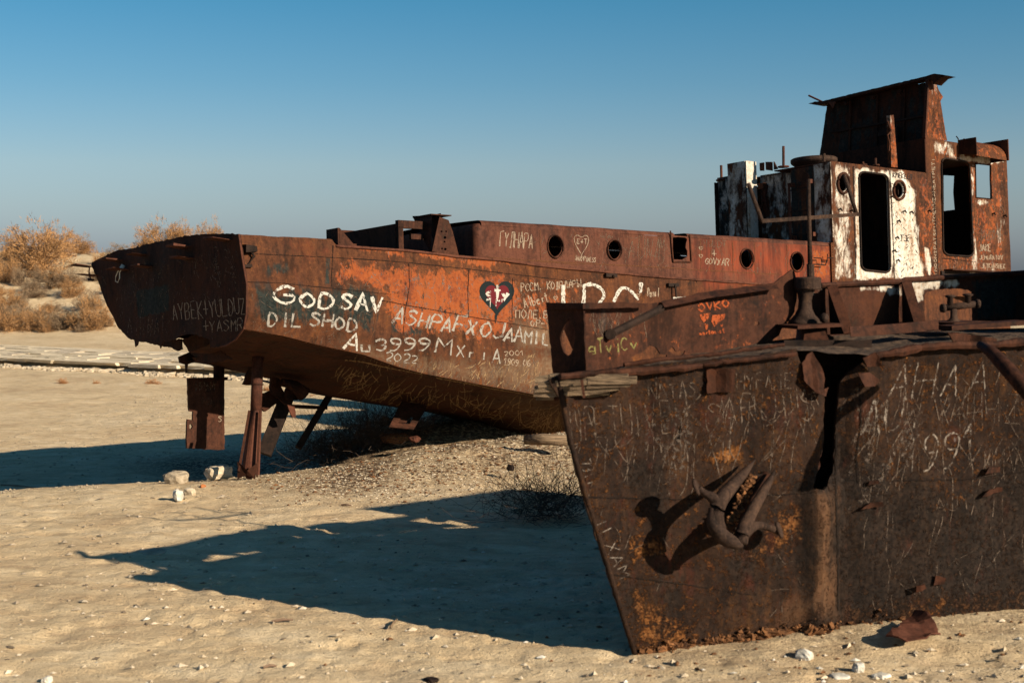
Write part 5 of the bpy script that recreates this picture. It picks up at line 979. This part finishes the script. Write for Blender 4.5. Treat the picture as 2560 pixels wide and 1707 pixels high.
# hatch rim, deck flotsam
R_ = [ptY(*z6(p), 12.1+.4*i/5)-A([0, 0, .0]) for i, p in enumerate(((810, 720), (900, 715), (1060, 705), (1250, 690), (1450, 672), (1600, 655)))]; up_ = [p+A([0, .05, .085]) for p in R_]
mesh('hatch_rim', (np.vstack([R_, up_, A(R_)+A([0, .02, 0]), A(up_)+A([0, .02, 0])]), [(i, i+1, i+7, i+6) for i in range(5)]+[(i+12, i+18, i+19, i+13) for i in range(5)]+[(i+6, i+7, i+19, i+18) for i in range(5)]), M['rust_foreb'], t_, FB, local=False)
mesh('deck_channel', bar(ptY(*z6((1650, 640)), 12.3), ptY(*z6((2330, 590)), 12.6), .18, .04), M['rust_foreb'], t_, FB, local=False)
# torn plates at the crease
def tear(P, off, nm='torn_plate', mat='rust_foreb', tilt=0.0):
    P = A(P, float); cy_ = P[:, 1].mean()
    vf = sheet(densify(P, 10, 1), [], 12, lambda Q: surfB(Q, 0)+A([0, -1, 0])*(off+tilt*(Q[:, 1]-cy_)/60+.02*np.sin(Q[:, 0]*.08))[:, None], .015, nB); return mesh(nm, vf, M[mat], SB, FB, local=False)
tear(z6((470, 850), (490, 900), (540, 990), (560, 1090), (545, 1180), (590, 1160), (560, 1240), (480, 1210), (380, 1100), (370, 950), (420, 880)), .05, tilt=.05)
tear(z6((990, 850), (1030, 890), (1070, 980), (930, 980), (880, 900)), .12, tilt=-.1); tear(z6((850, 1040), (960, 1030), (1040, 1100), (1000, 1150), (900, 1150)), .10, tilt=.08); tear(z6((1650, 680), (1830, 690), (2100, 740), (2090, 800), (1900, 800), (1700, 760)), .05, tilt=-.05)
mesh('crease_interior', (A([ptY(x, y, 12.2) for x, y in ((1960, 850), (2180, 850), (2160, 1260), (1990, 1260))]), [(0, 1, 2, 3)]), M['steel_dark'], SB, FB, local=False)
# horizontal tear under the deck plate, hanging hook
tear(z5((1590, 930), (1840, 925), (1830, 1130), (1590, 1150)), .03, 'patch_plate', 'rust_dark', .02)
# bent tube at right edge
mesh('bent_tube', tube([ptY(*z6(p), y) for p, y in (((1960, 800), 11.0), (2080, 880), ) and (((1960, 790), 11.2), ((2070, 860), 10.95), ((2200, 1000), 10.75), ((2330, 1150), 10.6), ((2460, 1300), 10.5))], [.03, .05, .06, .06, .06], 10), M['rust_foreb'], t_, FB, True, local=False)
# anchor-hull studs & brackets, small ledges
for P in (((895, 555), (975, 545), (975, 520), (915, 520)), ((880, 665), (985, 640), (985, 620), (920, 630)), ((290, 728), (400, 712), (400, 690), (340, 695)), ((330, 610), (385, 600), (380, 585), (335, 590)), ((650, 1100), (700, 1090), (705, 1060), (660, 1050)), ((560, 1130), (610, 1110), (600, 1090), (560, 1100))):
    tear(z8(*P), .05, 'torn_flake', 'rust_foreb', -.02)
# timber fender lashed to the stem: separate weathered planks
WPl = [((62, 1030), (200, 1012), (500, 1005), (880, 1000)), ((100, 1075), (260, 1055), (540, 1040), (960, 1030)), ((62, 1110), (250, 1100), (520, 1085), (900, 1070)), ((60, 1150), (230, 1148), (480, 1140), (800, 1095)), ((80, 1178), (240, 1182), (480, 1172), (720, 1130))]
fd = empty('timber_fender', Frame(ptY(1400, 990, 11.0)), 'grey splintered timber fender strapped across the stem of the near wreck', 'fender'); ff = Frame(ptY(1400, 990, 11.0))
for i, l in enumerate(WPl):
    Q = [ptY(*z5(p), np.interp(z5(p)[0], [1335, 1600], [11.16, 11.06])-.02*(i % 2)-.05*math.sin(i)) for p in l]; k = []
    vfs = []
    for a in range(3): vfs.append(bar(Q[a], Q[a+1]+(Q[a+1]-Q[a])*.02, .13, .042+.008*rng.random()))
    vf = join(*vfs); vf[0][:] += rng.normal(0, .004, vf[0].shape); mesh('plank', vf, M['wood'], fd, ff, local=False)
mesh('strap', join(bar(ptY(*z5((478, 1030)), 10.92), ptY(*z5((500, 1190)), 10.92), .02, .05, (0, 1, 0))), M['rust_brown'], fd, ff, local=False)
mesh('lower_strip', tube([ptY(*z5(p), 11.1) for p in ((230, 1195), (600, 1190), (660, 1175))], .018, 6), M['rust_foreb'], fd, ff, local=False)
# deckhouse of the near wreck, just outside the right edge; it throws the upper shadow
DH = A([(5.95, 12.25), (5.16, 12.8), (7.13, 14.6), (9.3, 13.4), (8.2, 11.5)])
hz0, hz1 = 2.4, 3.92
mesh('deckhouse', (np.array([(x, y, z) for z in (hz0, hz1) for x, y in DH]), [(0, 1, 6, 5), (1, 2, 7, 6), (2, 3, 8, 7), (3, 4, 9, 8), (4, 0, 5, 9), (5, 6, 7, 8, 9)]), M['rust_brown'], SB, FB, local=False)
# crusty rust lumps along the foot of the hull
lv, lf = [], []
for k in range(900):
    px_ = rng.uniform(1600, 2600); pyb = np.interp(px_, [1586, 1746, 1880, 2051, 2255, 2382, 2560, 2800], [1640, 1615, 1597, 1586, 1566, 1558, 1576, 1610]); h_ = abs(rng.normal(0, 12)); p = surfB(A([(px_, pyb-h_)]), .02)[0]
    r = (.006+.034*rng.random()**3)*(1-.5*min(1, h_/30))*(1.6 if abs(px_-1990) < 90 or px_ > 2380 else 1); vf = lathe(p, [(r*.4, -r*.6), (r, -r*.2), (r*.9, r*.3), (r*.3, r*.6)], 5); v = vf[0]+rng.normal(0, r*.33, vf[0].shape); lv.append((v, vf[1]))
M['crust'] = plain('orange_rust_crust', (.025, .012, .007), (.22, .095, .035), 11, .95, 1)
mesh('rust_crust', join(*lv), M['crust'], SB, FB, local=False, kind='stuff')
# graffiti on the near wreck
regsurf('near', nb); regsurf('bul', bw); regsurf('bul2', b2)
for P, wd in (((z7((1772, 300), (1768, 600), (1776, 900), (1780, 1290))), 5), ((z7((370, 655), (700, 662), (1000, 668))), 3.5), ((z7((1380, 645), (1640, 628))), 3), ((z7((420, 1075), (900, 1140), (1300, 1200))), 2.5), ((z8((290, 120), (300, 300), (275, 480), (285, 600))), 4), ((z8((450, 590), (800, 585), (1098, 545), (1300, 530))), 3)):
    emit('plate_seam', [ribbon('near', P, wd, .006, step=8, wob=.8)], 'seam_dark', SB, FB)
TB = lambda key, s, zf, a, b, h, wd, mat, **k: text(key, s, zf(a), zf(b), h, wd, mat, SB, FB, **k)
TB('near', 'LPETUIVE', z7, (290, 350), (860, 290), 78, 3.6, 'scratch_fore', jit=.08, wob=.5); TB('near', 'NATAS', z7, (720, 110), (1010, 90), 44, 4, 'scratch_fore', jit=.1, wob=.5); TB('near', 'KSARUIS', z7, (930, 260), (1660, 230), 74, 4.2, 'scratch_fore', jit=.09, wob=.6)
TB('near', 'HYPAHE', z5, (1870, 1120), (2352, 1110), 38, 4, 'scratch_fore', jit=.08, wob=.5); TB('near', 'UIMA', z7, (1440, 180), (1680, 150), 46, 3.4, 'scratch_fore', jit=.1)
text('near', 'ILXAM', z7((415, 790)), z7((560, 1130)), 32, 3.6, 'scratch_pale', SB, FB, jit=.05, lean=.0); text('near', '73III', z7((330, 460)), z7((400, 640)), 30, 3.4, 'scratch_pale', SB, FB, jit=.06); TB('near', 'A', z7, (835, 520), (890, 520), 44, 4, 'scratch_pale')
TB('near', 'AHAA', z8, (420, 190), (950, 180), 92, 6, 'scratch_pale', lean=.2, jit=.08, wob=.8); TB('near', 'AU.', z8, (300, 370), (620, 320), 88, 9, 'scratch_pale', lean=.3, jit=.06, wob=.8); TB('near', '1991', z8, (510, 560), (890, 480), 90, 7, 'scratch_pale', lean=.25, jit=.06, wob=.8); TB('near', 'VAHHZ', z8, (640, 300), (1090, 310), 62, 3.6, 'scratch_fore', jit=.1); scribble('near', z7((720, 60), (980, 60), (1000, 300), (780, 330)), 16, 150, 92, 5, 16, 'smear', SB, FB, name='chalk_smear'); scribble('near', z8((300, 160), (620, 160), (600, 560), (440, 560)), 14, 170, 108, 6, 20, 'smear', SB, FB, name='chalk_smear')
TB('near', '.AUI', z8, (600, 745), (850, 730), 34, 3, 'scratch_fore'); TB('near', 'NMVIA', z8, (900, 560), (1200, 560), 70, 3, 'scratch_fore', jit=.1)
scribble('near', z7((260, 130), (1680, 50), (1680, 300), (350, 420)), 60, 110, 95, 16, 2.6, 'scratch_fore', SB, FB); scribble('near', z8((150, 60), (1098, 0), (1098, 560), (200, 560)), 70, 110, 98, 16, 2.6, 'scratch_fore', SB, FB); scribble('near', z7((300, 450), (1600, 500), (1600, 1350), (640, 1380)), 28, 60, 95, 40, 2, 'scratch_fore', SB, FB); scribble('near', z8((200, 600), (1098, 600), (1098, 1200), (250, 1200)), 28, 90, 95, 20, 2, 'scratch_fore', SB, FB)
TB('bul', 'OVKO', z5, (1520, 425), (1810, 385), 22, 4.5, 'red_paint'); 
fillpoly('bul', z5((1525, 450), (1620, 435), (1600, 490), (1560, 520), (1535, 480)), 5, 'red_paint', 'painted_map', .005, SB, FB); fillpoly('bul', z5((1570, 530), (1605, 540), (1590, 590), (1578, 580)), 5, 'red_paint', 'painted_map', .005, SB, FB)
fillpoly('bul', z5((1640, 455), (1760, 445), (1740, 490), (1690, 520), (1655, 560), (1630, 510)), 5, 'red_paint', 'painted_map', .005, SB, FB); fillpoly('bul', z5((1710, 540), (1735, 535), (1730, 558), (1715, 558)), 5, 'red_paint', 'painted_map', .005, SB, FB); TB('bul', 'martanist', z5, (1530, 632), (1755, 610), 10, 3, 'red_paint')
TB('bul', 'gTviCv', z5, (545, 800), (990, 760), 36, 4, 'yellow_paint', jit=.08); scribble('bul', z5((540, 400), (1050, 400), (1050, 560), (560, 600)), 40, 34, 92, 10, 2, 'scratch_dim', SB, FB)
TB('bul2', 'A.MH', z6, (470, 350), (590, 300), 14, 2.6, 'scratch_pale')
# ---------------------------------------------------------------- anchor
def offB(zf, P, d): 
    P = A([zf(tuple(p)) for p in P]); d = np.broadcast_to(np.asarray(d, float), (len(P),)); out = []
    for p, q in zip(P, d): out.append(surfB(p[None], q)[0])
    return A(out)
ac = offB(z7, [(1130, 800)], .1)[0]; fa = Frame(ac); an = empty('anchor', fa, 'rusty stockless anchor hanging against the near hull with its flukes pointing up right', 'anchor')
def slab(zf, P, dfun, thick, name, mat='steel'):
    P = densify(A([zf(tuple(p)) for p in P]), 9); 
    vf = sheet(P, [], 10, lambda Q: A([surfB(q[None], dfun(*q))[0] for q in Q]), thick, nB); return mesh(name, vf, M[mat], an, fa, local=False, bev=.014)
dz = lambda x, y: float(np.clip(np.interp((y-z7((0, 450))[1])-(x-z7((1100, 0))[0])*.3, [-40, 160, 215], [.14, .38, .43]), .12, .44))
def cast_arm(P, d, r, nm, squash=1.0, mat='steel'):
    P, d, r = A(P, float), A(d, float), A(r, float); k = np.arange(len(P)); t = np.linspace(0, len(P)-1, 6*(len(P)-1)+1)
    def cr(v):        # Catmull-Rom through the stations
        o = []
        for q in t:
            a = min(int(q), len(P)-2); f = q-a; p0, p1, p2, p3 = v[max(a-1, 0)], v[a], v[a+1], v[min(a+2, len(P)-1)]
            o.append(.5*(2*p1+(p2-p0)*f+(2*p0-5*p1+4*p2-p3)*f*f+(3*p1-p0-3*p2+p3)*f**3))
        return A(o)
    Q = offB(z7, [tuple(p) for p in cr(P)], np.maximum(.02, cr(d))); rr = np.maximum(.006, cr(r)); vf = tube(Q, rr, 14)
    V = vf[0]; V = V+(.09*rr.repeat(14))[:, None]*fbm(V[:, 0]*16, V[:, 1]*16, V[:, 2]*16, 3, 3)[:, None]
    return mesh(nm, (V, vf[1]), M[mat], an, fa, True, local=False)
cast_arm([(1120, 850), (1095, 760), (1125, 670), (1190, 590), (1255, 520), (1316, 446)], [.42, .42, .38, .30, .21, .12], [.056, .064, .060, .050, .034, .007], 'fluke')
cast_arm([(1236, 915), (1246, 850), (1285, 760), (1335, 670), (1385, 585), (1428, 504)], [.42, .40, .35, .28, .20, .12], [.052, .058, .050, .044, .034, .007], 'fluke')
cast_arm([(1085, 720), (1082, 800), (1125, 862), (1185, 905), (1243, 928)], [.42, .44, .45, .45, .43], [.036, .052, .060, .054, .022], 'crown')
cast_arm([(1128, 700), (1080, 660), (1035, 632), (1000, 606)], [.40, .38, .36, .34], [.062, .046, .030, .025], 'stock_arm')
cast_arm([(1232, 880), (1275, 835), (1330, 812), (1390, 822), (1448, 845)], [.40, .34, .27, .22, .18], [.058, .050, .034, .028, .028], 'stock_arm')
slab(z7, [(1150, 800), (1190, 700), (1250, 600), (1310, 530), (1385, 520), (1320, 640), (1260, 750), (1225, 850), (1180, 850)], lambda x, y: .05, .02, 'cavity_shade', 'steel_dark')  # dark sheet standing for the shaded hollow between the flukes
cr_ = []
for k in range(150):
    t = rng.random(); c0 = A([1165, 850])*(1-t)+A([1300, 540])*t+rng.normal(0, 14, 2); p = offB(z7, [tuple(c0)], [.26-.18*t])[0]; r = rng.uniform(.006, .022); vf = lathe(p, [(r*.4, -r*.6), (r, -r*.2), (r*.9, r*.4), (r*.3, r*.7)], 5); cr_.append((vf[0]+rng.normal(0, r*.3, vf[0].shape), vf[1]))
mesh('rust_crust', join(*cr_), M['crust'], an, fa, local=False, kind='stuff')
for c, d in (((988, 598), .33), ((1452, 838), .18)):
    q = offB(z7, [c], [d])[0]; mesh('disc_end', lathe(q, [(.02, -.015), (.065, -.012), (.072, 0), (.06, .014), (.02, .018)], 16, (.85, -.25, .35)), M['steel'], an, fa, True, local=False)
q = offB(z7, [(1200, 800), (1290, 660), (1390, 530)], [.16, .08, .02]); mesh('shank', tube(q, [.05, .045, .05], 10), M['rust_dark'], an, fa, True, local=False)
# ---------------------------------------------------------------- string loop
q = FA.W(FA.hit(*z1((262, 362), (245, 375), (232, 405), (230, 430), (242, 436), (252, 415), (252, 385), (262, 366)).T, 0, -.1)); fq_ = Frame(q[0])
o = mesh('string_loop', (lambda t: (t[0]-q[0], t[1]))(join(tube(q, .008, 5), tube([q[0], q[0]+A([.03, 0, .05])], .035, 6))), M['stone_white'], None, fq_); props(o, 'loop of white string dangling from a bracket on the shaded transom', 'string')

# ================================================================ vegetation
def bushmesh(name, seed, nst=60, twigs=7000, flat=1.0, tip=(.44, .27, .13)):
    r = np.random.default_rng(seed); sv, ends = [], []
    for k in range(nst):
        a = r.uniform(0, 2*math.pi); el = math.acos(r.uniform(.05, 1)); L = r.uniform(.6, 1.0)*(1-.25*(1-math.cos(el))); p = A([r.normal(0, .05), r.normal(0, .05), 0]); d = A([math.sin(el)*math.cos(a), math.sin(el)*math.sin(a), math.cos(el)*flat]); pts = [p]
        for j in range(4): d = d+r.normal(0, .16, 3)+A([0, 0, .08]); d /= np.linalg.norm(d); p = p+d*L/4; pts.append(p)
        sv.append(tube(pts, np.linspace(.012, .003, 5), 3, False)); ends.append(pts)
    stems = join(*sv); V, Fs = [], []
    cl = [ (ends[i][r.integers(2, 5)]+r.normal(0, .07, 3)) for i in r.integers(0, nst, 260)]
    for k in range(twigs):
        c = cl[r.integers(0, len(cl))]; p = c+r.normal(0, .05, 3); d = p-A([0, 0, .1])+r.normal(0, .35, 3); d /= np.linalg.norm(d)+1e-6; l = r.uniform(.04, .12); w_ = np.cross(d, r.normal(0, 1, 3)); w_ = w_/np.linalg.norm(w_)*r.uniform(.004, .009)
        if p[2] < .01: continue
        n = len(V); V += [p-w_, p+w_, p+d*l]; Fs.append((n, n+1, n+2))
    return stems, (A(V), Fs)
def foliage_mat(name, a, b): 
    n = NT(name); c = n.coord(); x = n.noise(c, 3.5, 4, .6); f = n.noise(c, 30, 2, .6)
    n.set(n.b.inputs['Base Color'], n.ramp(n.math('ADD', n.math('MULTIPLY', x, .6), n.math('MULTIPLY', f, .4)), [(.38, a), (.62, b)])); n.b.inputs['Roughness'].default_value = .9; n.b.inputs['Specular IOR Level'].default_value = .1; return n.m
M['fol'] = foliage_mat('dry_saxaul', (.17, .095, .045), (.44, .235, .095)); M['fol2'] = foliage_mat('grey_saxaul', (.12, .085, .055), (.30, .20, .115)); M['fol3'] = foliage_mat('orange_tuft', (.28, .13, .05), (.48, .24, .10))
BM = []
for s in range(5):
    st_, tw = bushmesh('b', 100+s, flat=(1.2, .9, 1.0, .7, 1.3)[s]); res = []
    for nm, vf, mt in (('stems', st_, 'twig'), ('foliage', tw, 'fol')):
        me = bpy.data.meshes.new(nm); me.from_pydata(vf[0].tolist(), [], [tuple(f) for f in vf[1]]); me.materials.append(M[mt]); res.append(me)
    m2 = res[1].copy(); m2.materials.clear(); m2.materials.append(M['fol2']); m3 = res[1].copy(); m3.materials.clear(); m3.materials.append(M['fol3']); BM.append((res[0], res[1], m2, m3))
def bush(px, py, wpx, hpx, Y, label, kind=0, var=None, group=None, name='bush', zoff=0.0):
    """px,py: foot of the bush in photo; Y depth"""
    ym = np.linspace(28, 128, 500); Pm = ptY(np.full(500, px), np.full(500, py), ym); hh = Pm[:, 2] < hgt(Pm[:, 0], Pm[:, 1])
    if hh.any(): Y = ym[np.argmax(hh)]
    p = ptY(px, py, Y); x, y = p[0], p[1]; z = gz(x, y)-.05; v = BM[var if var is not None else random.randrange(5)]
    o = bpy.data.objects.new(name, None); col.objects.link(o); o.location = (x, y, max(z, p[2]-1.2) if zoff == 0 else p[2]); s = wpx*Y/F_PX/1.6; h = hpx*Y/F_PX/1.0
    o.location[2] = z; o.scale = (s, s, h); o.rotation_euler = (0, 0, random.uniform(0, 6.28)); o.empty_display_size = .2; props(o, label, 'bush', group)
    for nm, me in (('stems', v[0]), ('foliage', v[1+kind])):
        c = bpy.data.objects.new(nm, me); col.objects.link(c); c.parent = o
    return o
def Zf(a, b): return z9((a, b))
G1 = 'saxaul bushes on the dune'
bigs = [(330, 600, 620, 390, 78, 'largest tan saxaul bush on the dune top at the left', 0), (140, 520, 300, 230, 79, 'feathery tan bush on the dune top, left of and behind the largest one', 0), (480, 500, 320, 280, 80, 'orange-tan bush crown rising behind the largest dune bush', 0), (680, 460, 260, 170, 82, 'rounded tan bush on the skyline right of the largest bush', 0), (820, 455, 110, 60, 83, 'low small tan bush on the crest right of the rounded skyline bush', 0),
        (60, 720, 260, 240, 70, 'tall sparse bush at the far left edge below the dune top', 0), (560, 730, 330, 150, 72, 'grey leafless bush half way down the dune, below the largest bush', 1), (300, 830, 260, 90, 70, 'dark low bush leaning on the middle of the dune slope', 1), (760, 940, 260, 180, 66, 'dark grey bush beside the stern on the lower dune', 1), (750, 1110, 340, 260, 62, 'brown-orange bush at the dune foot, nearest the transom', 0),
        (520, 1100, 330, 190, 63, 'greyish wide bush at the dune foot, left of the brown-orange one', 1), (290, 1110, 300, 200, 62, 'tan bush at the dune foot, third from the transom', 0), (60, 1130, 280, 210, 61, 'tan bush at the dune foot by the left frame edge', 0), (60, 960, 280, 200, 65, 'ragged tan bush above the dune foot by the left frame edge', 0), (900, 1080, 200, 170, 61, 'small brown bush at the dune foot partly hidden by the stern', 0),
        (1420, 455, 420, 310, 122, 'tall orange-tan bush rising behind the top of the transom', 0), (1620, 455, 330, 260, 123, 'tan bush on the skyline right of the tall one behind the transom', 0), (1790, 455, 260, 275, 124, 'thin pale bush furthest right above the transom', 0), (1230, 455, 240, 230, 121, 'tan bush left of the tall one above the transom', 0), (1000, 455, 240, 130, 120, 'sparse grey bush standing at the left end of the skyline behind the stern', 1), (1530, 455, 240, 300, 122, 'dense crown behind the transom between its two taller neighbours', 0)]
for i, (a, b, w_, h_, Y, lab, k) in enumerate(bigs): bush(*Zf(a, b), w_/3.408*1.2, h_/3.408*1.12, Y, lab, k, i % 5, G1)
for i in range(40): bush(*Zf(rng.uniform(-150, 1000), rng.uniform(560, 1130)), rng.uniform(34, 90), rng.uniform(20, 58), 95, 'small low scrub bush, one of the many scattered over the dune slope on the left', int(rng.integers(0, 2)), None, 'small scrub on the dune slope')
for (a, b, w_, h_, lab) in ((540, 1565, 130, 38, 'orange-brown dry tuft on the flat below the ledge, leftmost of the larger ones'), (820, 1565, 80, 30, 'small orange-brown tuft right of the leftmost larger tuft'), (1300, 1568, 160, 34, 'wide orange-brown tuft left of the rudder')):
    p = ground(*Zf(a, b)); bush(*Zf(a, b), w_/3.408, h_/3.408*1.5, p[1], lab, 2, None, 'dry tufts on the flat')
for (a, b, w_, h_, lab) in (((1030), 1010, 60, 38, 'brown tuft seen between the prop and the propeller'), (1275, 1040, 40, 18, 'tiny brown tuft right of the propeller wreckage'), (10, 970, 20, 10, 'tiny tuft at the left frame edge')):
    p = ground(*z1((a, b))); bush(*z1((a, b)), w_/2.119, h_/2.119, p[1], lab, 2, None, 'dry tufts on the flat')
# dark brush caught below the hull, and the tumbleweed against the near stem
def brush(name, loc, rx, ry, h, n, seed, label, mat='twig_dark', wire=.004, spread=1.0):
    r = np.random.default_rng(seed); V = []
    for k in range(n):
        p = A([r.normal(0, .45)*rx, r.normal(0, .45)*ry, r.uniform(0, .35)*h]); d = A([r.normal(0, 1), r.normal(0, 1), abs(r.normal(0, .8))]); d /= np.linalg.norm(d); pts = [p]; L = r.uniform(.3, .8)*h*1.3
        for j in range(4): d = d+r.normal(0, .25, 3); d /= np.linalg.norm(d); p = p+d*L/4; p[2] = abs(p[2]); pts.append(p)
        V.append(tube(pts, np.linspace(wire, wire*.4, 5), 3, False))
    o = mesh(name, join(*V), M[mat], None, Frame(loc)); return props(o, label, 'bush')
for k, (a, b, rx, lab) in enumerate(((1400, 1185, .75, 'tangle of dark dry brush in the shade by the trestle legs'), (1560, 1190, .9, 'tangle of dark brush under the hull right of the trestle'), (1690, 1200, .8, 'dark brush packed under the hull left of the hanging hatch'))):
    p = ptY(*z1((a, b)), 24.9); x, y = p[0], p[1]; brush('dry_brush', (x, y, gz(x, y)-.02), rx, .9, .95, 620, 60+k, lab)
p = ground(1375, 1290); brush('tumbleweed', (p[0], p[1]-.2, gz(p[0], p[1])), .68, .45, .88, 520, 70, 'dark wiry tumbleweed caught behind the near stem', wire=.0032)

# ================================================================ stone ledge with slabs
tm = empty('stone_ledge', Frame((-16, 56, -.64)), 'pale ledge of cracked stone slabs crossing the flat behind the stern', 'ledge'); ft = Frame((-16, 56, -.64))
base = []
M['ledge'] = plain('ledge_stone', (.46, .37, .24), (.72, .60, .42), 3, .95, 1, dist=.03)
for k in range(6):
    vf = box(-.5, .5, -.5, .5, -.5, .5); vf = (vf[0]+rng.normal(0, .035, vf[0].shape)*A([1, 1, 2]), vf[1]); me = bpy.data.meshes.new('stone_slab'); me.from_pydata(vf[0].tolist(), [], vf[1]); me.materials.append(M['ledge'] if k else M['stone']); base.append(me)
ang = math.atan(-.62); ca_, sa_ = math.cos(ang), math.sin(ang)
def wav(X): return .25*float(fbm(A([X*.9]), 0, 0, 21, 3)[0])
nsl = 0
for row in range(8):
    X = -30.0+rng.uniform(0, .8)
    while X < -2 and nsl < 295:
        wd = rng.uniform(.7, 2.4); X += wd*ca_/2; off = .36+row*.80
        xc_ = X-sa_*off*0; y = terrace_front(xc_)+wav(xc_)*(1-row/8)+.30+row*.86
        o = bpy.data.objects.new('stone_slab', base[int(rng.integers(0, 6))]); col.objects.link(o); o.parent = tm
        o.location = (xc_+16, y-56, .035+rng.uniform(-.015, .02)+.010*row); o.scale = (wd*1.02, .80 if row else .9, .10 if row else .12); o.rotation_euler = (rng.normal(0, .006), rng.normal(0, .006), ang+rng.normal(0, .02)); X += wd*ca_/2; nsl += 1
rb = []
for k in range(1100):
    x = rng.uniform(-30, -2); y = terrace_front(x)+wav(x)+rng.uniform(-.75, -.10); s = rng.uniform(.05, .13)*(1 if y > terrace_front(x)+wav(x)-.45 else .6); vf = box(-s, s, -s*.8, s*.8, -s*.6, s*.6, s*.2); rb.append((vf[0]+A([x+16, y-56, gz(x, y)+.64+s*.3]), vf[1]))
mesh('rubble', join(*rb), M['stone'], tm, kind='stuff')

# ================================================================ ground litter
def litter(name, n, xr, yr, smin, smax, mat, label, seed, flat=.5, dens=None):
    r = np.random.default_rng(seed); V, Fs, c = [], [], 0
    oct_ = A([(1, 0, 0), (0, 1, 0), (-1, 0, 0), (0, -1, 0), (0, 0, 1), (0, 0, -.4)], float); of = [(0, 1, 4), (1, 2, 4), (2, 3, 4), (3, 0, 4), (1, 0, 5), (2, 1, 5), (3, 2, 5), (0, 3, 5)]
    X, Y = xr[0]+(xr[1]-xr[0])*r.random(n*3), yr[0]+(yr[1]-yr[0])*r.random(n*3)
    m = np.ones(n*3, bool)
    if dens: m = r.random(n*3) < dens(X, Y)
    X, Y = X[m][:n], Y[m][:n]; Z = hgt(X, Y)
    for i in range(len(X)):
        s = smin+(smax-smin)*r.random()**2.6; a = r.uniform(0, 6.28); v = oct_*A([s*r.uniform(.6, 1.6), s*r.uniform(.5, 1), s*flat])*r.uniform(.7, 1.3, (6, 1)); ca_, sa_ = math.cos(a), math.sin(a)
        v = np.stack([v[:, 0]*ca_-v[:, 1]*sa_+X[i], v[:, 0]*sa_+v[:, 1]*ca_+Y[i], v[:, 2]+Z[i]+s*.22], 1); V.append(v); Fs += [(a_+i*6, b_+i*6, c_+i*6) for a_, b_, c_ in of]
    o = mesh(name, (np.concatenate(V), Fs), M[mat]); props(o, label, None, None, 'stuff'); return o
lin = lambda X, Y: (1-sstep(7.5, 11, Y-.15*X))*.9+.05
litter('pebbles', 12000, (-4.5, 5), (5, 16), .009, .045, 'stone', 'scattered pale pebbles on the foreground sand', 1, dens=lin)
litter('white_chips', 1500, (-3.5, 5), (5, 13), .006, .045, 'stone_white', 'scattered white stone and shell chips on the foreground sand', 2, dens=lin)
litter('slate_chips', 1400, (-3.5, 2), (5, 9.5), .011, .038, 'glass', 'scattered blue-grey stone chips on the foreground sand', 3, dens=lin)
litter('rust_flakes', 900, (-2, 5), (6, 14), .006, .03, 'crust', 'scattered rust flakes on the sand by the near hull', 4, dens=lambda X, Y: np.exp(-((Y-11.0-.25*(X-.97))/.7)**2)*(X > .8)+.06)
def md(X, Y):
    a = math.radians(36); u = (X+.3)*math.cos(a)+(Y-22.4)*math.sin(a); v = -(X+.3)*math.sin(a)+(Y-22.4)*math.cos(a); return np.exp(-((v+.8)/1.3)**2)*sstep(-5, -2.5, u)
litter('mound_rubble', 11000, (-6, 3), (17.5, 26), .006, .024, 'stone', 'gravel and shell rubble over the mound below the far hull', 5, dens=md)
litter('mound_scrap', 5000, (-6, 3), (17.5, 26), .006, .036, 'crust', 'dark rust crumbs and twigs over the mound below the far hull', 6, dens=md)
litter('dark_pebbles', 6000, (-4.5, 5), (5, 16), .008, .032, 'pebble_dark', 'scattered dark brown pebbles on the foreground sand', 8, dens=lin)
litter('flat_pebbles', 6000, (-12, 2), (12, 45), .012, .045, 'stone_dark', 'sparse dark pebbles over the middle sand', 7)
# a few sticks
for i, (a, b, c, d, zf, lab) in enumerate(((1765, 918, 1795, 892, z10, 'short pale stick standing on the edge of the bow shadow'), (1545, 388, 1590, 392, z10, 'thin dark stick on the lit sand below the mound'), (1230, 900, 1325, 896, z10, 'reddish thin stick on the sand below the bow shadow'), (1190, 1092, 1250, 1086, z10, 'short brown stick at the bottom centre'), (0, 68, 160, 88, z10, 'long thin twig on the sand at the left frame edge'))):
    p, q = ground(*zf((a, b))), ground(*zf((c, d))); p[2], q[2] = gz(p[0], p[1])+.015, gz(q[0], q[1])+.02; m_ = (p+q)/2; t = tube([p-m_, A([0, 0, .01]), q-m_], [.012, .014, .008], 5); o = mesh('stick', t, M['wood'] if i in (0,) else M['twig'], None, Frame(m_)); props(o, lab, 'stick')
scene.render.engine = 'CYCLES'
